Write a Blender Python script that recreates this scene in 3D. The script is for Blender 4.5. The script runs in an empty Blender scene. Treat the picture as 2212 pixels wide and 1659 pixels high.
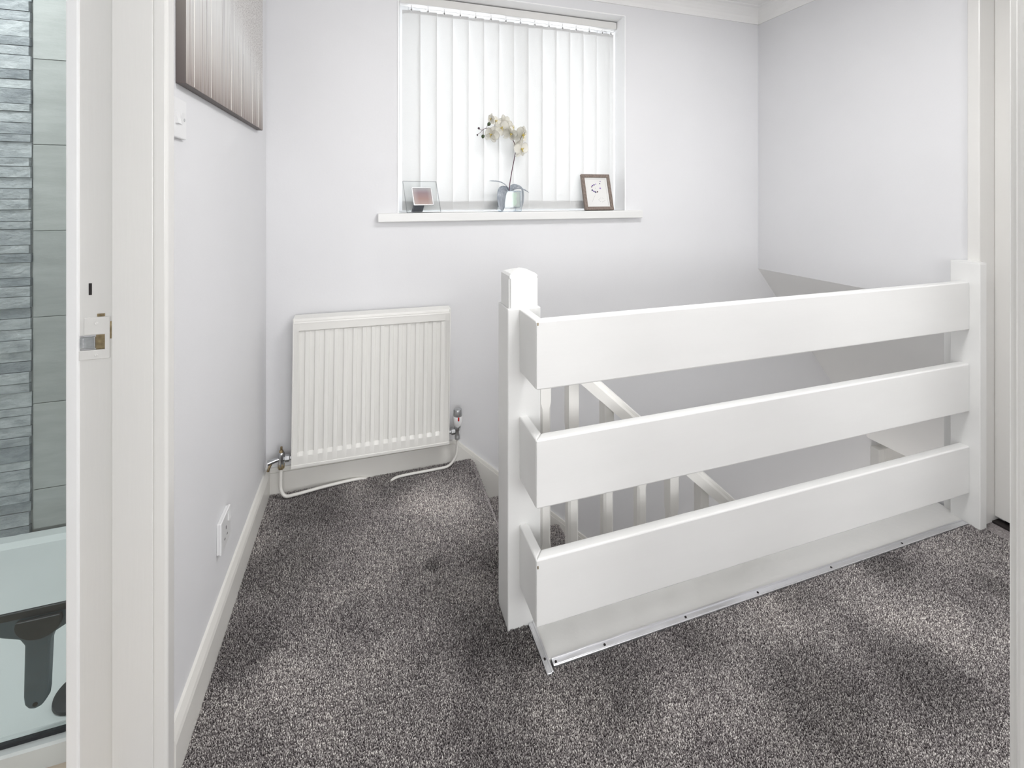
import bpy, bmesh, math, random
from mathutils import Vector, Matrix
random.seed(7)
PI = math.pi
scene = bpy.context.scene
COL = scene.collection

# ------------------------------------------------------------------ camera
CAM_H = 1.2
LOWZ = -2.535
cd = bpy.data.cameras.new('camera'); cam = bpy.data.objects.new('camera', cd); COL.objects.link(cam)
cd.sensor_width = 36.0; cd.sensor_fit = 'HORIZONTAL'
cd.lens = 977.36 / 2212 * 36.0
cd.shift_y = -(829.5 - 420.8) / 2212
cd.clip_start = 0.02
cam.location = (0, 0, CAM_H); cam.rotation_euler = (PI/2, 0, -0.31019)
scene.camera = cam

# ------------------------------------------------------------------ world, daylight, added fill, exposure
w = bpy.data.worlds.new('overcast'); scene.world = w; w.use_nodes = True
w.node_tree.nodes['Background'].inputs['Color'].default_value = (0.86, 0.92, 1.0, 1)
w.node_tree.nodes['Background'].inputs['Strength'].default_value = 1.6
def area(name, loc, rot, sx, sy, power, col=(1, 1, 1)):
    l = bpy.data.lights.new(name, 'AREA'); l.shape = 'RECTANGLE'; l.size = sx; l.size_y = sy
    l.energy = power; l.color = col
    o = bpy.data.objects.new(name, l); COL.objects.link(o); o.location = loc; o.rotation_euler = rot
    return o
area('daylight_landing_window', (0.70, 2.42, 1.66), (-PI/2, 0, 0), 1.5, 1.3, 18.5, (0.95, 0.975, 1.0))
area('daylight_bedroom_window', (0.6, -2.75, 1.45), (PI/2, 0, 0), 3.2, 1.5, 77, (0.98, 0.985, 0.995))
area('daylight_bathroom_window', (-2.5, 1.25, 1.75), (0, -PI/2, 0), 0.9, 1.1, 9, (0.94, 0.975, 1.0))
area('added_soffit_fill', (2.75, 1.26, LOWZ + 1.05), (PI/2+0.6, 0, 0), 0.75, 1.7, 19, (1.0, 0.98, 0.95))  # added fill that brightens the soffit; no doorway is built here
vs = scene.view_settings
vs.view_transform = 'Standard'; vs.look = 'None'; vs.gamma = 1.0; vs.use_curve_mapping = False
vs.exposure = 0.0
scene.cycles.use_denoising = True
scene.cycles.max_bounces = 8; scene.cycles.diffuse_bounces = 4; scene.cycles.glossy_bounces = 3
scene.cycles.use_adaptive_sampling = True; scene.cycles.adaptive_threshold = 0.08; scene.cycles.adaptive_min_samples = 20
scene.cycles.transmission_bounces = 8; scene.cycles.transparent_max_bounces = 10
scene.cycles.use_light_tree = False
scene.cycles.caustics_reflective = False; scene.cycles.caustics_refractive = False
scene.cycles.sample_clamp_indirect = 4.0

# ------------------------------------------------------------------ materials
def new_mat(name):
    m = bpy.data.materials.new(name); m.use_nodes = True
    nt = m.node_tree; b = nt.nodes['Principled BSDF']
    return m, nt, b
def N(nt, t, **kw):
    n = nt.nodes.new(t)
    for k, v in kw.items():
        if k.startswith('i_'): n.inputs[k[2:].replace('_', ' ')].default_value = v
        else: setattr(n, k, v)
    return n
def ramp(nt, stops, fac, interp='LINEAR'):
    r = nt.nodes.new('ShaderNodeValToRGB'); r.color_ramp.interpolation = interp
    e = r.color_ramp.elements
    while len(e) > 1: e.remove(e[-1])
    e[0].position = stops[0][0]; e[0].color = (*stops[0][1], 1)
    for p, c in stops[1:]:
        x = e.new(p); x.color = (*c, 1)
    nt.links.new(fac, r.inputs['Fac']); return r
def mapped(nt, scale, space='Object'):
    tc = nt.nodes.new('ShaderNodeTexCoord'); mp = nt.nodes.new('ShaderNodeMapping')
    mp.inputs['Scale'].default_value = scale
    nt.links.new(tc.outputs[space], mp.inputs['Vector']); return mp
def mixc(nt, mode, fac, a, b):
    m = nt.nodes.new('ShaderNodeMix'); m.data_type = 'RGBA'; m.blend_type = mode
    for v, s in ((fac, m.inputs[0]), (a, m.inputs[6]), (b, m.inputs[7])):
        if hasattr(v, 'is_linked'): nt.links.new(v, s)
        elif isinstance(v, (int, float)): s.default_value = v
        else: s.default_value = (*v, 1)
    return m.outputs[2]
def painted(name, col, rough, var=0.03, scale=(3, 3, 3), bump=0.05, bscale=(60, 60, 60), spec=0.5):
    m, nt, b = new_mat(name)
    n = N(nt, 'ShaderNodeTexNoise', i_Scale=1.0, i_Detail=4.0); nt.links.new(mapped(nt, scale).outputs[0], n.inputs['Vector'])
    lo = tuple(c * (1 - var) for c in col); hi = tuple(min(1, c * (1 + var)) for c in col)
    r = ramp(nt, [(0.3, lo), (0.7, hi)], n.outputs['Fac']); nt.links.new(r.outputs[0], b.inputs['Base Color'])
    b.inputs['Roughness'].default_value = rough; b.inputs['Specular IOR Level'].default_value = spec
    if bump:
        n2 = N(nt, 'ShaderNodeTexNoise', i_Scale=1.0, i_Detail=5.0); nt.links.new(mapped(nt, bscale).outputs[0], n2.inputs['Vector'])
        bp = N(nt, 'ShaderNodeBump', i_Strength=bump, i_Distance=0.004); nt.links.new(n2.outputs['Fac'], bp.inputs['Height'])
        nt.links.new(bp.outputs[0], b.inputs['Normal'])
    return m
def plain(name, col, rough=0.5, metal=0.0, spec=0.5):
    m, nt, b = new_mat(name)
    b.inputs['Base Color'].default_value = (*col, 1); b.inputs['Roughness'].default_value = rough
    b.inputs['Metallic'].default_value = metal; b.inputs['Specular IOR Level'].default_value = spec
    return m
M = {}
M['wall'] = painted('wall_emulsion', (0.80, 0.80, 0.812), 0.62, 0.015, (2, 2, 2), 0.05, (140, 140, 140), 0.3)
M['ceil'] = painted('ceiling_emulsion', (0.93, 0.925, 0.91), 0.7, 0.01, (2, 2, 2), 0.03, (140, 140, 140), 0.3)
M['rail'] = painted('white_satin_paint', (0.82, 0.82, 0.805), 0.34, 0.02, (2, 9, 9), 0.03, (7, 190, 190))
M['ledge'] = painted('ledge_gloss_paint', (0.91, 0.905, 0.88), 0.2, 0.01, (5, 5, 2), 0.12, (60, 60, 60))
M['baluster'] = painted('cream_baluster_paint', (0.90, 0.885, 0.85), 0.34, 0.01, (5, 5, 2), 0.04, (130, 130, 9))
M['gloss'] = painted('cream_gloss_paint', (0.785, 0.775, 0.75), 0.26, 0.02, (5, 5, 2), 0.05, (130, 130, 9))
M['skirt'] = painted('cream_skirting_paint', (0.80, 0.785, 0.745), 0.33, 0.03, (6, 6, 6), 0.06, (20, 20, 160))
M['upvc'] = plain('white_upvc', (0.95, 0.95, 0.95), 0.35)
M['plastic'] = plain('white_plastic', (0.83, 0.83, 0.83), 0.28)
M['enamel'] = painted('radiator_enamel', (0.83, 0.82, 0.785), 0.3, 0.01, (4, 4, 4), 0.02, (90, 90, 90))
M['chrome'] = painted('dulled_chrome', (0.55, 0.56, 0.57), 0.28, 0.2, (60, 60, 60), 0.1, (300, 300, 300)); M['chrome'].node_tree.nodes['Principled BSDF'].inputs['Metallic'].default_value = 1.0
M['brass'] = painted('tarnished_brass', (0.42, 0.33, 0.2), 0.35, 0.35, (80, 80, 80), 0.1, (300, 300, 300)); M['brass'].node_tree.nodes['Principled BSDF'].inputs['Metallic'].default_value = 0.9
M['alu'] = painted('brushed_aluminium', (0.80, 0.80, 0.82), 0.3, 0.06, (2, 60, 60), 0.05, (6, 300, 300)); M['alu'].node_tree.nodes['Principled BSDF'].inputs['Metallic'].default_value = 0.85
M['dark'] = plain('dark_gap', (0.02, 0.015, 0.015), 0.7)
M['red'] = plain('red_marker', (0.55, 0.02, 0.02), 0.4)
M['purple'] = plain('purple_petal', (0.13, 0.04, 0.28), 0.6)
M['ink'] = plain('navy_petal', (0.03, 0.035, 0.11), 0.6)
M['lilac'] = plain('lilac_petal', (0.36, 0.22, 0.55), 0.6)
M['grey_ink'] = plain('grey_print', (0.28, 0.28, 0.27), 0.7)
M['mat_card'] = plain('mount_card', (0.78, 0.775, 0.755), 0.8)
M['easel'] = painted('grey_easel_felt', (0.10, 0.11, 0.13), 0.8, 0.1, (200, 200, 200))
M['rubber'] = painted('black_rubber', (0.018, 0.02, 0.024), 0.45, 0.2, (90, 90, 90))
M['squeegee'] = painted('slate_grey_plastic', (0.07, 0.095, 0.115), 0.35, 0.1, (30, 30, 30))
M['tray'] = painted('shower_tray_acrylic', (0.74, 0.77, 0.765), 0.3, 0.03, (4, 4, 4), 0.02, (120, 120, 120))
M['grout'] = plain('tile_grout', (0.42, 0.42, 0.41), 0.85)
M['vinyl'] = painted('beige_floor', (0.62, 0.53, 0.43), 0.5, 0.08, (9, 9, 9))
M['soil'] = painted('planter', (0.62, 0.64, 0.58), 0.35, 0.06, (30, 30, 30))
M['stem'] = painted('orchid_stem', (0.10, 0.035, 0.06), 0.5, 0.3, (80, 80, 80))
M['bud_green'] = plain('orchid_bud_green', (0.05, 0.075, 0.03), 0.5)
M['bud_dark'] = plain('orchid_bud_dark', (0.06, 0.03, 0.045), 0.5)
M['lip'] = plain('orchid_lip', (0.62, 0.5, 0.14), 0.5)
M['leaf_reflection'] = plain('pale_green_reflection', (0.60, 0.72, 0.60), 0.45)
M['bright_silver'] = plain('bright_silver', (0.86, 0.86, 0.87), 0.25, 0.35)

def leaf_mat():
    m, nt, b = new_mat('orchid_leaf')
    n = N(nt, 'ShaderNodeTexNoise', i_Scale=1.0, i_Detail=3.0); nt.links.new(mapped(nt, (260, 260, 22)).outputs[0], n.inputs['Vector'])
    r = ramp(nt, [(0.30, (0.36, 0.40, 0.46)), (0.70, (0.68, 0.71, 0.75))], n.outputs['Fac'])
    nt.links.new(r.outputs[0], b.inputs['Base Color']); b.inputs['Roughness'].default_value = 0.25
    return m
M['leaf'] = leaf_mat()
def petal_mat():
    m, nt, b = new_mat('orchid_petal'); out = nt.nodes['Material Output']
    d = N(nt, 'ShaderNodeBsdfDiffuse', i_Color=(0.92, 0.91, 0.87, 1)); t = N(nt, 'ShaderNodeBsdfTranslucent', i_Color=(0.94, 0.92, 0.86, 1))
    mx = N(nt, 'ShaderNodeMixShader', i_Fac=0.5); nt.links.new(d.outputs[0], mx.inputs[1]); nt.links.new(t.outputs[0], mx.inputs[2])
    nt.links.new(mx.outputs[0], out.inputs[0]); return m
M['petal'] = petal_mat()
def fabric_mat(name, col, trans):
    m, nt, b = new_mat(name); out = nt.nodes['Material Output']
    n = N(nt, 'ShaderNodeTexNoise', i_Scale=1.0, i_Detail=2.0); nt.links.new(mapped(nt, (900, 900, 250)).outputs[0], n.inputs['Vector'])
    r = ramp(nt, [(0.3, tuple(c * 0.97 for c in col)), (0.7, col)], n.outputs['Fac'])
    d = N(nt, 'ShaderNodeBsdfDiffuse'); t = N(nt, 'ShaderNodeBsdfTranslucent')
    nt.links.new(r.outputs[0], d.inputs[0]); nt.links.new(r.outputs[0], t.inputs[0])
    mx = N(nt, 'ShaderNodeMixShader', i_Fac=trans); nt.links.new(d.outputs[0], mx.inputs[1]); nt.links.new(t.outputs[0], mx.inputs[2])
    nt.links.new(mx.outputs[0], out.inputs[0]); return m
M['vane'] = fabric_mat('blind_fabric', (0.84, 0.84, 0.832), 0.40)
M['vane_weight'] = fabric_mat('blind_weight_pocket', (0.80, 0.80, 0.81), 0.25)
def pane_mat(name, tint, gl=0.06):
    m, nt, b = new_mat(name); out = nt.nodes['Material Output']
    t = N(nt, 'ShaderNodeBsdfTransparent', i_Color=(*tint, 1)); g = N(nt, 'ShaderNodeBsdfGlossy', i_Roughness=0.02)
    mx = N(nt, 'ShaderNodeMixShader', i_Fac=gl); nt.links.new(t.outputs[0], mx.inputs[1]); nt.links.new(g.outputs[0], mx.inputs[2])
    nt.links.new(mx.outputs[0], out.inputs[0]); return m
M['pane'] = pane_mat('window_glass', (0.97, 0.97, 0.97))
M['shower_glass'] = pane_mat('shower_glass', (0.95, 0.98, 0.975), 0.03)
def thin_glass(name, tint, gloss=1.0):
    m, nt, b = new_mat(name); out = nt.nodes['Material Output']
    t = N(nt, 'ShaderNodeBsdfTransparent', i_Color=(*tint, 1)); g = N(nt, 'ShaderNodeBsdfGlossy', i_Roughness=0.03)
    mx = N(nt, 'ShaderNodeMixShader', i_Fac=0.035*gloss); nt.links.new(t.outputs[0], mx.inputs[1]); nt.links.new(g.outputs[0], mx.inputs[2])
    nt.links.new(mx.outputs[0], out.inputs[0]); return m
M['clear_glass'] = thin_glass('clear_glass', (0.975, 0.985, 0.985))
M['vase_glass'] = thin_glass('vase_glass', (0.955, 0.975, 0.985), 2.0)
M['vase_edge'] = thin_glass('vase_edge', (0.62, 0.70, 0.78), 4.0)
M['glass_edge'] = thin_glass('glass_edge', (0.55, 0.55, 0.56), 2.0)

def carpet_mat(inst):
    m, nt, b = new_mat('carpet_yarn' if inst else 'carpet_backing')
    if inst:
        oi = N(nt, 'ShaderNodeObjectInfo'); gg = N(nt, 'ShaderNodeNewGeometry')
        ad = N(nt, 'ShaderNodeMath', operation='ADD'); nt.links.new(oi.outputs['Random'], ad.inputs[0]); nt.links.new(gg.outputs['Random Per Island'], ad.inputs[1])
        fc = N(nt, 'ShaderNodeMath', operation='FRACT'); nt.links.new(ad.outputs[0], fc.inputs[0]); fac = fc.outputs[0]
    else:
        n = N(nt, 'ShaderNodeTexNoise', i_Scale=260.0, i_Detail=2.0)
        tc = N(nt, 'ShaderNodeNewGeometry'); nt.links.new(tc.outputs['Position'], n.inputs['Vector']); fac = n.outputs['Fac']
    r = ramp(nt, [(0.0, (0.115, 0.100, 0.104)), (0.3, (0.25, 0.227, 0.229)), (0.55, (0.42, 0.39, 0.387)), (0.8, (0.65, 0.615, 0.60)), (1.0, (0.93, 0.90, 0.86))], fac)
    g = N(nt, 'ShaderNodeNewGeometry')
    nz = N(nt, 'ShaderNodeTexNoise', i_Scale=3.2, i_Detail=4.0, i_Roughness=0.6); nt.links.new(g.outputs['Position'], nz.inputs['Vector'])
    lean = ramp(nt, [(0.34, (0.66, 0.65, 0.655)), (0.5, (0.87, 0.865, 0.86)), (0.66, (1.10, 1.09, 1.07))], nz.outputs['Fac'])
    c = mixc(nt, 'MULTIPLY', 1.0, r.outputs[0], lean.outputs[0])
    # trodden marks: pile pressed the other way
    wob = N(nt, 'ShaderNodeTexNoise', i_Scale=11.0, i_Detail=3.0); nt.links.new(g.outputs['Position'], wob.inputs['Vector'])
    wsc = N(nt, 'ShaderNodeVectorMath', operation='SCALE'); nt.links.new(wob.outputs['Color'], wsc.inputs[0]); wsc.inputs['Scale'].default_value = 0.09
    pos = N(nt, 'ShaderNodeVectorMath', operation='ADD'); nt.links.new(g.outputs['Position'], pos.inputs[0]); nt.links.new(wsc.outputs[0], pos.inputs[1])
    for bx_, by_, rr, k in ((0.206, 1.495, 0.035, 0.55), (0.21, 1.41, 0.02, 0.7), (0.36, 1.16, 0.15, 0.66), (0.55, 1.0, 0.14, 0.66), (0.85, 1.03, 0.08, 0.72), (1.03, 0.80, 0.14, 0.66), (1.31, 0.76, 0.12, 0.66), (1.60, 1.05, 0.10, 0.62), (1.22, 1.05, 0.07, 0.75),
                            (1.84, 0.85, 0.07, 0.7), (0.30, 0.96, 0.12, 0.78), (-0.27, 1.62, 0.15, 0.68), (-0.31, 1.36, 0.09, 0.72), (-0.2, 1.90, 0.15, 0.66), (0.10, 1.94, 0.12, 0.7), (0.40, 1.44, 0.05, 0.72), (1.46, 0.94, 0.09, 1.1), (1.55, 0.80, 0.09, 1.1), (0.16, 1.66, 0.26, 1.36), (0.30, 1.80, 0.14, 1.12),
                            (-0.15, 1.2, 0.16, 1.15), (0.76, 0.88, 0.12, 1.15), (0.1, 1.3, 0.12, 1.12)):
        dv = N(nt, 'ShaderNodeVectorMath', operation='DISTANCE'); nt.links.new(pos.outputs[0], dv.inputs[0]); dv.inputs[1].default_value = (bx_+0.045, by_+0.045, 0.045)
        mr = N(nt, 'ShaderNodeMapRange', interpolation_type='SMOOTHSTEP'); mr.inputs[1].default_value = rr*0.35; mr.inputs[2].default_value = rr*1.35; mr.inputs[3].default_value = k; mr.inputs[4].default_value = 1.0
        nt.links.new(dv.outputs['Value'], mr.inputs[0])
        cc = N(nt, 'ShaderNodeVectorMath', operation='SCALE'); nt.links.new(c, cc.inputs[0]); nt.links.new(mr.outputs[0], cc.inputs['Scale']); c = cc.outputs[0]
    nt.links.new(c, b.inputs['Base Color'])
    b.inputs['Roughness'].default_value = 0.9; b.inputs['Specular IOR Level'].default_value = 0.15
    return m
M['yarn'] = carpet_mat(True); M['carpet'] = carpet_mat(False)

def stone_mat(name, lo, hi, scale, bump, bscale):
    m, nt, b = new_mat(name)
    oi = N(nt, 'ShaderNodeObjectInfo')
    n = N(nt, 'ShaderNodeTexNoise', i_Scale=1.0, i_Detail=6.0, i_Roughness=0.65); mp = mapped(nt, scale)
    ad = N(nt, 'ShaderNodeVectorMath', operation='ADD'); nt.links.new(mp.outputs[0], ad.inputs[0])
    cx = N(nt, 'ShaderNodeCombineXYZ'); mu = N(nt, 'ShaderNodeMath', operation='MULTIPLY'); mu.inputs[1].default_value = 40
    nt.links.new(oi.outputs['Random'], mu.inputs[0])
    for k in 'XYZ': nt.links.new(mu.outputs[0], cx.inputs[k])
    nt.links.new(cx.outputs[0], ad.inputs[1]); nt.links.new(ad.outputs[0], n.inputs['Vector'])
    r = ramp(nt, [(0.3, lo), (0.7, hi)], n.outputs['Fac'])
    tone = ramp(nt, [(0.0, (0.62, 0.64, 0.66)), (0.6, (1, 1, 1)), (1.0, (1.15, 1.15, 1.14))], oi.outputs['Random'])
    nt.links.new(mixc(nt, 'MULTIPLY', 1.0 if bump > 0.3 else 0.25, r.outputs[0], tone.outputs[0]), b.inputs['Base Color'])
    n2 = N(nt, 'ShaderNodeTexNoise', i_Scale=1.0, i_Detail=5.0); mp2 = mapped(nt, bscale)
    ad2 = N(nt, 'ShaderNodeVectorMath', operation='ADD'); nt.links.new(mp2.outputs[0], ad2.inputs[0]); nt.links.new(cx.outputs[0], ad2.inputs[1])
    nt.links.new(ad2.outputs[0], n2.inputs['Vector'])
    bp = N(nt, 'ShaderNodeBump', i_Strength=bump, i_Distance=0.006); nt.links.new(n2.outputs['Fac'], bp.inputs['Height'])
    nt.links.new(bp.outputs[0], b.inputs['Normal']); b.inputs['Roughness'].default_value = 0.55
    return m
M['slate'] = stone_mat('split_slate', (0.27, 0.285, 0.30), (0.52, 0.535, 0.545), (16, 16, 34), 0.7, (60, 60, 90))
M['tile'] = stone_mat('grey_porcelain', (0.38, 0.385, 0.37), (0.49, 0.495, 0.48), (5, 5, 26), 0.06, (90, 90, 200))

def canvas_mat(side):
    m, nt, b = new_mat('canvas_side' if side else 'canvas_front')
    tc = N(nt, 'ShaderNodeTexCoord'); sp = N(nt, 'ShaderNodeSeparateXYZ'); nt.links.new(tc.outputs['Object'], sp.inputs[0])
    st = N(nt, 'ShaderNodeTexNoise', i_Scale=1.0, i_Detail=4.0); nt.links.new(mapped(nt, (6, 55, 1.2)).outputs[0], st.inputs['Vector'])
    ad = N(nt, 'ShaderNodeMath', operation='MULTIPLY_ADD'); nt.links.new(st.outputs['Fac'], ad.inputs[0]); ad.inputs[1].default_value = -0.22
    of = N(nt, 'ShaderNodeMath', operation='ADD'); nt.links.new(sp.outputs['Z'], of.inputs[0]); of.inputs[1].default_value = 0.115
    nt.links.new(of.outputs[0], ad.inputs[2])
    if side:
        r = ramp(nt, [(0.0, (0.115, 0.095, 0.09)), (0.16, (0.2, 0.18, 0.165)), (0.5, (0.34, 0.33, 0.31))], sp.outputs['Z'])
        nt.links.new(r.outputs[0], b.inputs['Base Color'])
    else:
        r = ramp(nt, [(0.0, (0.27, 0.225, 0.20)), (0.03, (0.40, 0.35, 0.32)), (0.10, (0.60, 0.57, 0.54)), (0.22, (0.80, 0.80, 0.785))], ad.outputs[0])
        streak = ramp(nt, [(0.34, (0.55, 0.53, 0.55)), (0.52, (1, 1, 1))], st.outputs['Fac'])
        c = mixc(nt, 'MULTIPLY', 0.55, r.outputs[0], streak.outputs[0])
        # speckled leaf texture above a diagonal: more to the right and up
        dg = N(nt, 'ShaderNodeMath', operation='MULTIPLY_ADD'); nt.links.new(sp.outputs['Y'], dg.inputs[0]); dg.inputs[1].default_value = 0.40
        nt.links.new(sp.outputs['Z'], dg.inputs[2])
        mask = ramp(nt, [(0.40, (0, 0, 0)), (0.52, (1, 1, 1))], dg.outputs[0])
        spk = N(nt, 'ShaderNodeTexNoise', i_Scale=210.0, i_Detail=3.0, i_Roughness=0.8); nt.links.new(tc.outputs['Object'], spk.inputs['Vector'])
        sr = ramp(nt, [(0.34, (0.3, 0.275, 0.27)), (0.46, (0.60, 0.575, 0.555)), (0.52, (0.70, 0.68, 0.66)), (0.62, (0.80, 0.79, 0.77))], spk.outputs['Fac'])
        nt.links.new(mixc(nt, 'MIX', mask.outputs[0], c, sr.outputs[0]), b.inputs['Base Color'])
    b.inputs['Roughness'].default_value = 0.5
    return m
M['canvas'] = canvas_mat(False); M['canvas_side'] = canvas_mat(True)
M['silver'] = plain('silver_paint', (0.72, 0.70, 0.66), 0.3, 0.7)
M['umber'] = plain('umber_paint', (0.36, 0.32, 0.31), 0.5)
def wood_mat():
    m, nt, b = new_mat('grey_brown_wood')
    n = N(nt, 'ShaderNodeTexNoise', i_Scale=1.0, i_Detail=5.0); nt.links.new(mapped(nt, (260, 260, 60)).outputs[0], n.inputs['Vector'])
    r = ramp(nt, [(0.3, (0.14, 0.108, 0.09)), (0.7, (0.27, 0.215, 0.18))], n.outputs['Fac']); nt.links.new(r.outputs[0], b.inputs['Base Color'])
    b.inputs['Roughness'].default_value = 0.6; return m
M['wood'] = wood_mat()
def photo_mat():
    m, nt, b = new_mat('blurred_photo_print')
    tc = N(nt, 'ShaderNodeTexCoord'); sp = N(nt, 'ShaderNodeSeparateXYZ'); nt.links.new(tc.outputs['Object'], sp.inputs[0])
    z = N(nt, 'ShaderNodeMapRange'); z.inputs[1].default_value = -0.04; z.inputs[2].default_value = 0.04; nt.links.new(sp.outputs['Z'], z.inputs[0])
    r = ramp(nt, [(0.0, (0.40, 0.30, 0.27)), (0.35, (0.33, 0.205, 0.185)), (0.7, (0.26, 0.18, 0.195)), (1.0, (0.36, 0.36, 0.38))], z.outputs[0])
    x = N(nt, 'ShaderNodeMapRange'); x.inputs[1].default_value = -0.045; x.inputs[2].default_value = 0.045; nt.links.new(sp.outputs['X'], x.inputs[0])
    r2 = ramp(nt, [(0.0, (0.55, 0.5, 0.5)), (0.3, (0, 0, 0)), (0.75, (0.05, 0.05, 0.05)), (1.0, (0.6, 0.6, 0.6))], x.outputs[0])
    nt.links.new(mixc(nt, 'MIX', r2.outputs[0], r.outputs[0], (0.5, 0.47, 0.46)), b.inputs['Base Color'])
    b.inputs['Roughness'].default_value = 0.35; return m
M['photo'] = photo_mat()

# ------------------------------------------------------------------ mesh helpers
ORIG = {}
def finish(name, bm, mat, parent=None, local=False, smooth=True, ang=10):
    """link bm (world coordinates unless local) as one mesh object"""
    bmesh.ops.recalc_face_normals(bm, faces=bm.faces[:])
    me = bpy.data.meshes.new(name)
    if parent is not None:
        org = Vector((0, 0, 0)) if local else ORIG.get(parent.name, Vector((0, 0, 0)))
        loc = Vector((0, 0, 0))
        bmesh.ops.translate(bm, verts=bm.verts[:], vec=-org)
    else:
        xs = [v.co.x for v in bm.verts]; ys = [v.co.y for v in bm.verts]; zs = [v.co.z for v in bm.verts]
        loc = Vector(((min(xs)+max(xs))/2, (min(ys)+max(ys))/2, min(zs)))
        bmesh.ops.translate(bm, verts=bm.verts[:], vec=-loc)
    bm.to_mesh(me); bm.free()
    if smooth:
        for p in me.polygons: p.use_smooth = True
        me.set_sharp_from_angle(angle=math.radians(ang))
    if mat is not None: me.materials.append(M[mat] if isinstance(mat, str) else mat)
    o = bpy.data.objects.new(name, me); COL.objects.link(o)
    if parent is not None:
        o.parent = parent; ORIG[o.name] = Vector((0, 0, 0)) if local else ORIG.get(parent.name, Vector((0, 0, 0)))
    else:
        o.location = loc; ORIG[o.name] = loc
    return o
def tag(o, label=None, cat=None, group=None, kind=None):
    if label: o['label'] = label
    if cat: o['category'] = cat
    if group: o['group'] = group
    if kind: o['kind'] = kind
    return o
def thing(name, loc, label, cat, rot=(0, 0, 0), group=None):
    o = bpy.data.objects.new(name, None); COL.objects.link(o); o.location = loc; o.rotation_euler = rot
    o.empty_display_size = 0.05
    ORIG[o.name] = Vector(loc); return tag(o, label, cat, group)
def bevel_bm(bm, r, seg=2, sharp=True):
    if r > 0: bmesh.ops.bevel(bm, geom=bm.edges[:], offset=r, segments=seg, profile=0.5, affect='EDGES', clamp_overlap=True)
def add_box(bm, lo, hi, bevel=0.0, seg=2, mtx=None):
    b2 = bmesh.new()
    bmesh.ops.create_cube(b2, size=1.0)
    s = [hi[i]-lo[i] for i in range(3)]; c = [(hi[i]+lo[i])/2 for i in range(3)]
    for v in b2.verts: v.co = Vector((v.co.x*s[0]+c[0], v.co.y*s[1]+c[1], v.co.z*s[2]+c[2]))
    bevel_bm(b2, bevel, seg)
    merge(bm, b2, mtx)
def merge(bm, b2, mtx=None):
    if mtx is not None: bmesh.ops.transform(b2, matrix=mtx, verts=b2.verts[:])
    me = bpy.data.meshes.new('tmp'); b2.to_mesh(me); b2.free(); bm.from_mesh(me); bpy.data.meshes.remove(me)
def box(name, mat, lo, hi, parent=None, bevel=0.0, seg=2, local=False, mtx=None):
    bm = bmesh.new(); add_box(bm, lo, hi, bevel, seg, mtx); return finish(name, bm, mat, parent, local)
def boxes(name, mat, lst, parent=None, bevel=0.0, local=False):
    bm = bmesh.new()
    for lo, hi in lst: add_box(bm, lo, hi, bevel)
    return finish(name, bm, mat, parent, local)
def add_prism(bm, poly, axis, a, b, bevel=0.0, seg=2, mtx=None):
    """poly of 2-D points in the plane across axis ('x': (y,z); 'y': (x,z); 'z': (x,y))"""
    def P(p, t):
        return {'x': (t, p[0], p[1]), 'y': (p[0], t, p[1]), 'z': (p[0], p[1], t)}[axis]
    b2 = bmesh.new()
    va = [b2.verts.new(P(p, a)) for p in poly]; vb = [b2.verts.new(P(p, b)) for p in poly]
    n = len(poly)
    b2.faces.new(va); b2.faces.new(vb[::-1])
    for i in range(n): b2.faces.new((va[i], vb[i], vb[(i+1) % n], va[(i+1) % n]))
    bmesh.ops.recalc_face_normals(b2, faces=b2.faces[:])
    bevel_bm(b2, bevel, seg); merge(bm, b2, mtx)
def prism(name, mat, poly, axis, a, b, parent=None, bevel=0.0, seg=2, local=False, mtx=None):
    bm = bmesh.new(); add_prism(bm, poly, axis, a, b, bevel, seg, mtx); return finish(name, bm, mat, parent, local)
def frame_of(d):
    d = d.normalized(); up = Vector((0, 0, 1)) if abs(d.z) < 0.9 else Vector((1, 0, 0))
    s = d.cross(up).normalized(); return s, s.cross(d).normalized()
def catmull(pts, n=6):
    pts = [Vector(p) for p in pts]
    if len(pts) < 3: return pts
    out = []
    for i in range(len(pts)-1):
        p0 = pts[max(i-1, 0)]; p1 = pts[i]; p2 = pts[i+1]; p3 = pts[min(i+2, len(pts)-1)]
        for k in range(n):
            t = k/n
            out.append(0.5*((2*p1)+(p2-p0)*t+(2*p0-5*p1+4*p2-p3)*t*t+(3*p1-p0-3*p2+p3)*t**3))
    out.append(pts[-1]); return out
def add_tube(bm, pts, r, seg=10, smooth=6):
    P = catmull(pts, smooth) if smooth else [Vector(p) for p in pts]
    rings = []; ref = None
    for i, p in enumerate(P):
        d = (P[min(i+1, len(P)-1)]-P[max(i-1, 0)])
        s, u = frame_of(d)
        if ref is not None:
            s = (ref - d.normalized()*ref.dot(d.normalized())).normalized(); u = s.cross(d.normalized()).normalized()
        ref = s
        rr = r(i/(len(P)-1)) if callable(r) else r
        rings.append([bm.verts.new(p + s*rr*math.cos(2*PI*k/seg) + u*rr*math.sin(2*PI*k/seg)) for k in range(seg)])
    for a, b in zip(rings, rings[1:]):
        for k in range(seg): bm.faces.new((a[k], a[(k+1) % seg], b[(k+1) % seg], b[k]))
    bm.faces.new(rings[0][::-1]); bm.faces.new(rings[-1])
def tube(name, mat, pts, r, parent=None, seg=10, smooth=6, local=False):
    bm = bmesh.new(); add_tube(bm, pts, r, seg, smooth); return finish(name, bm, mat, parent, local, ang=62)
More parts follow.
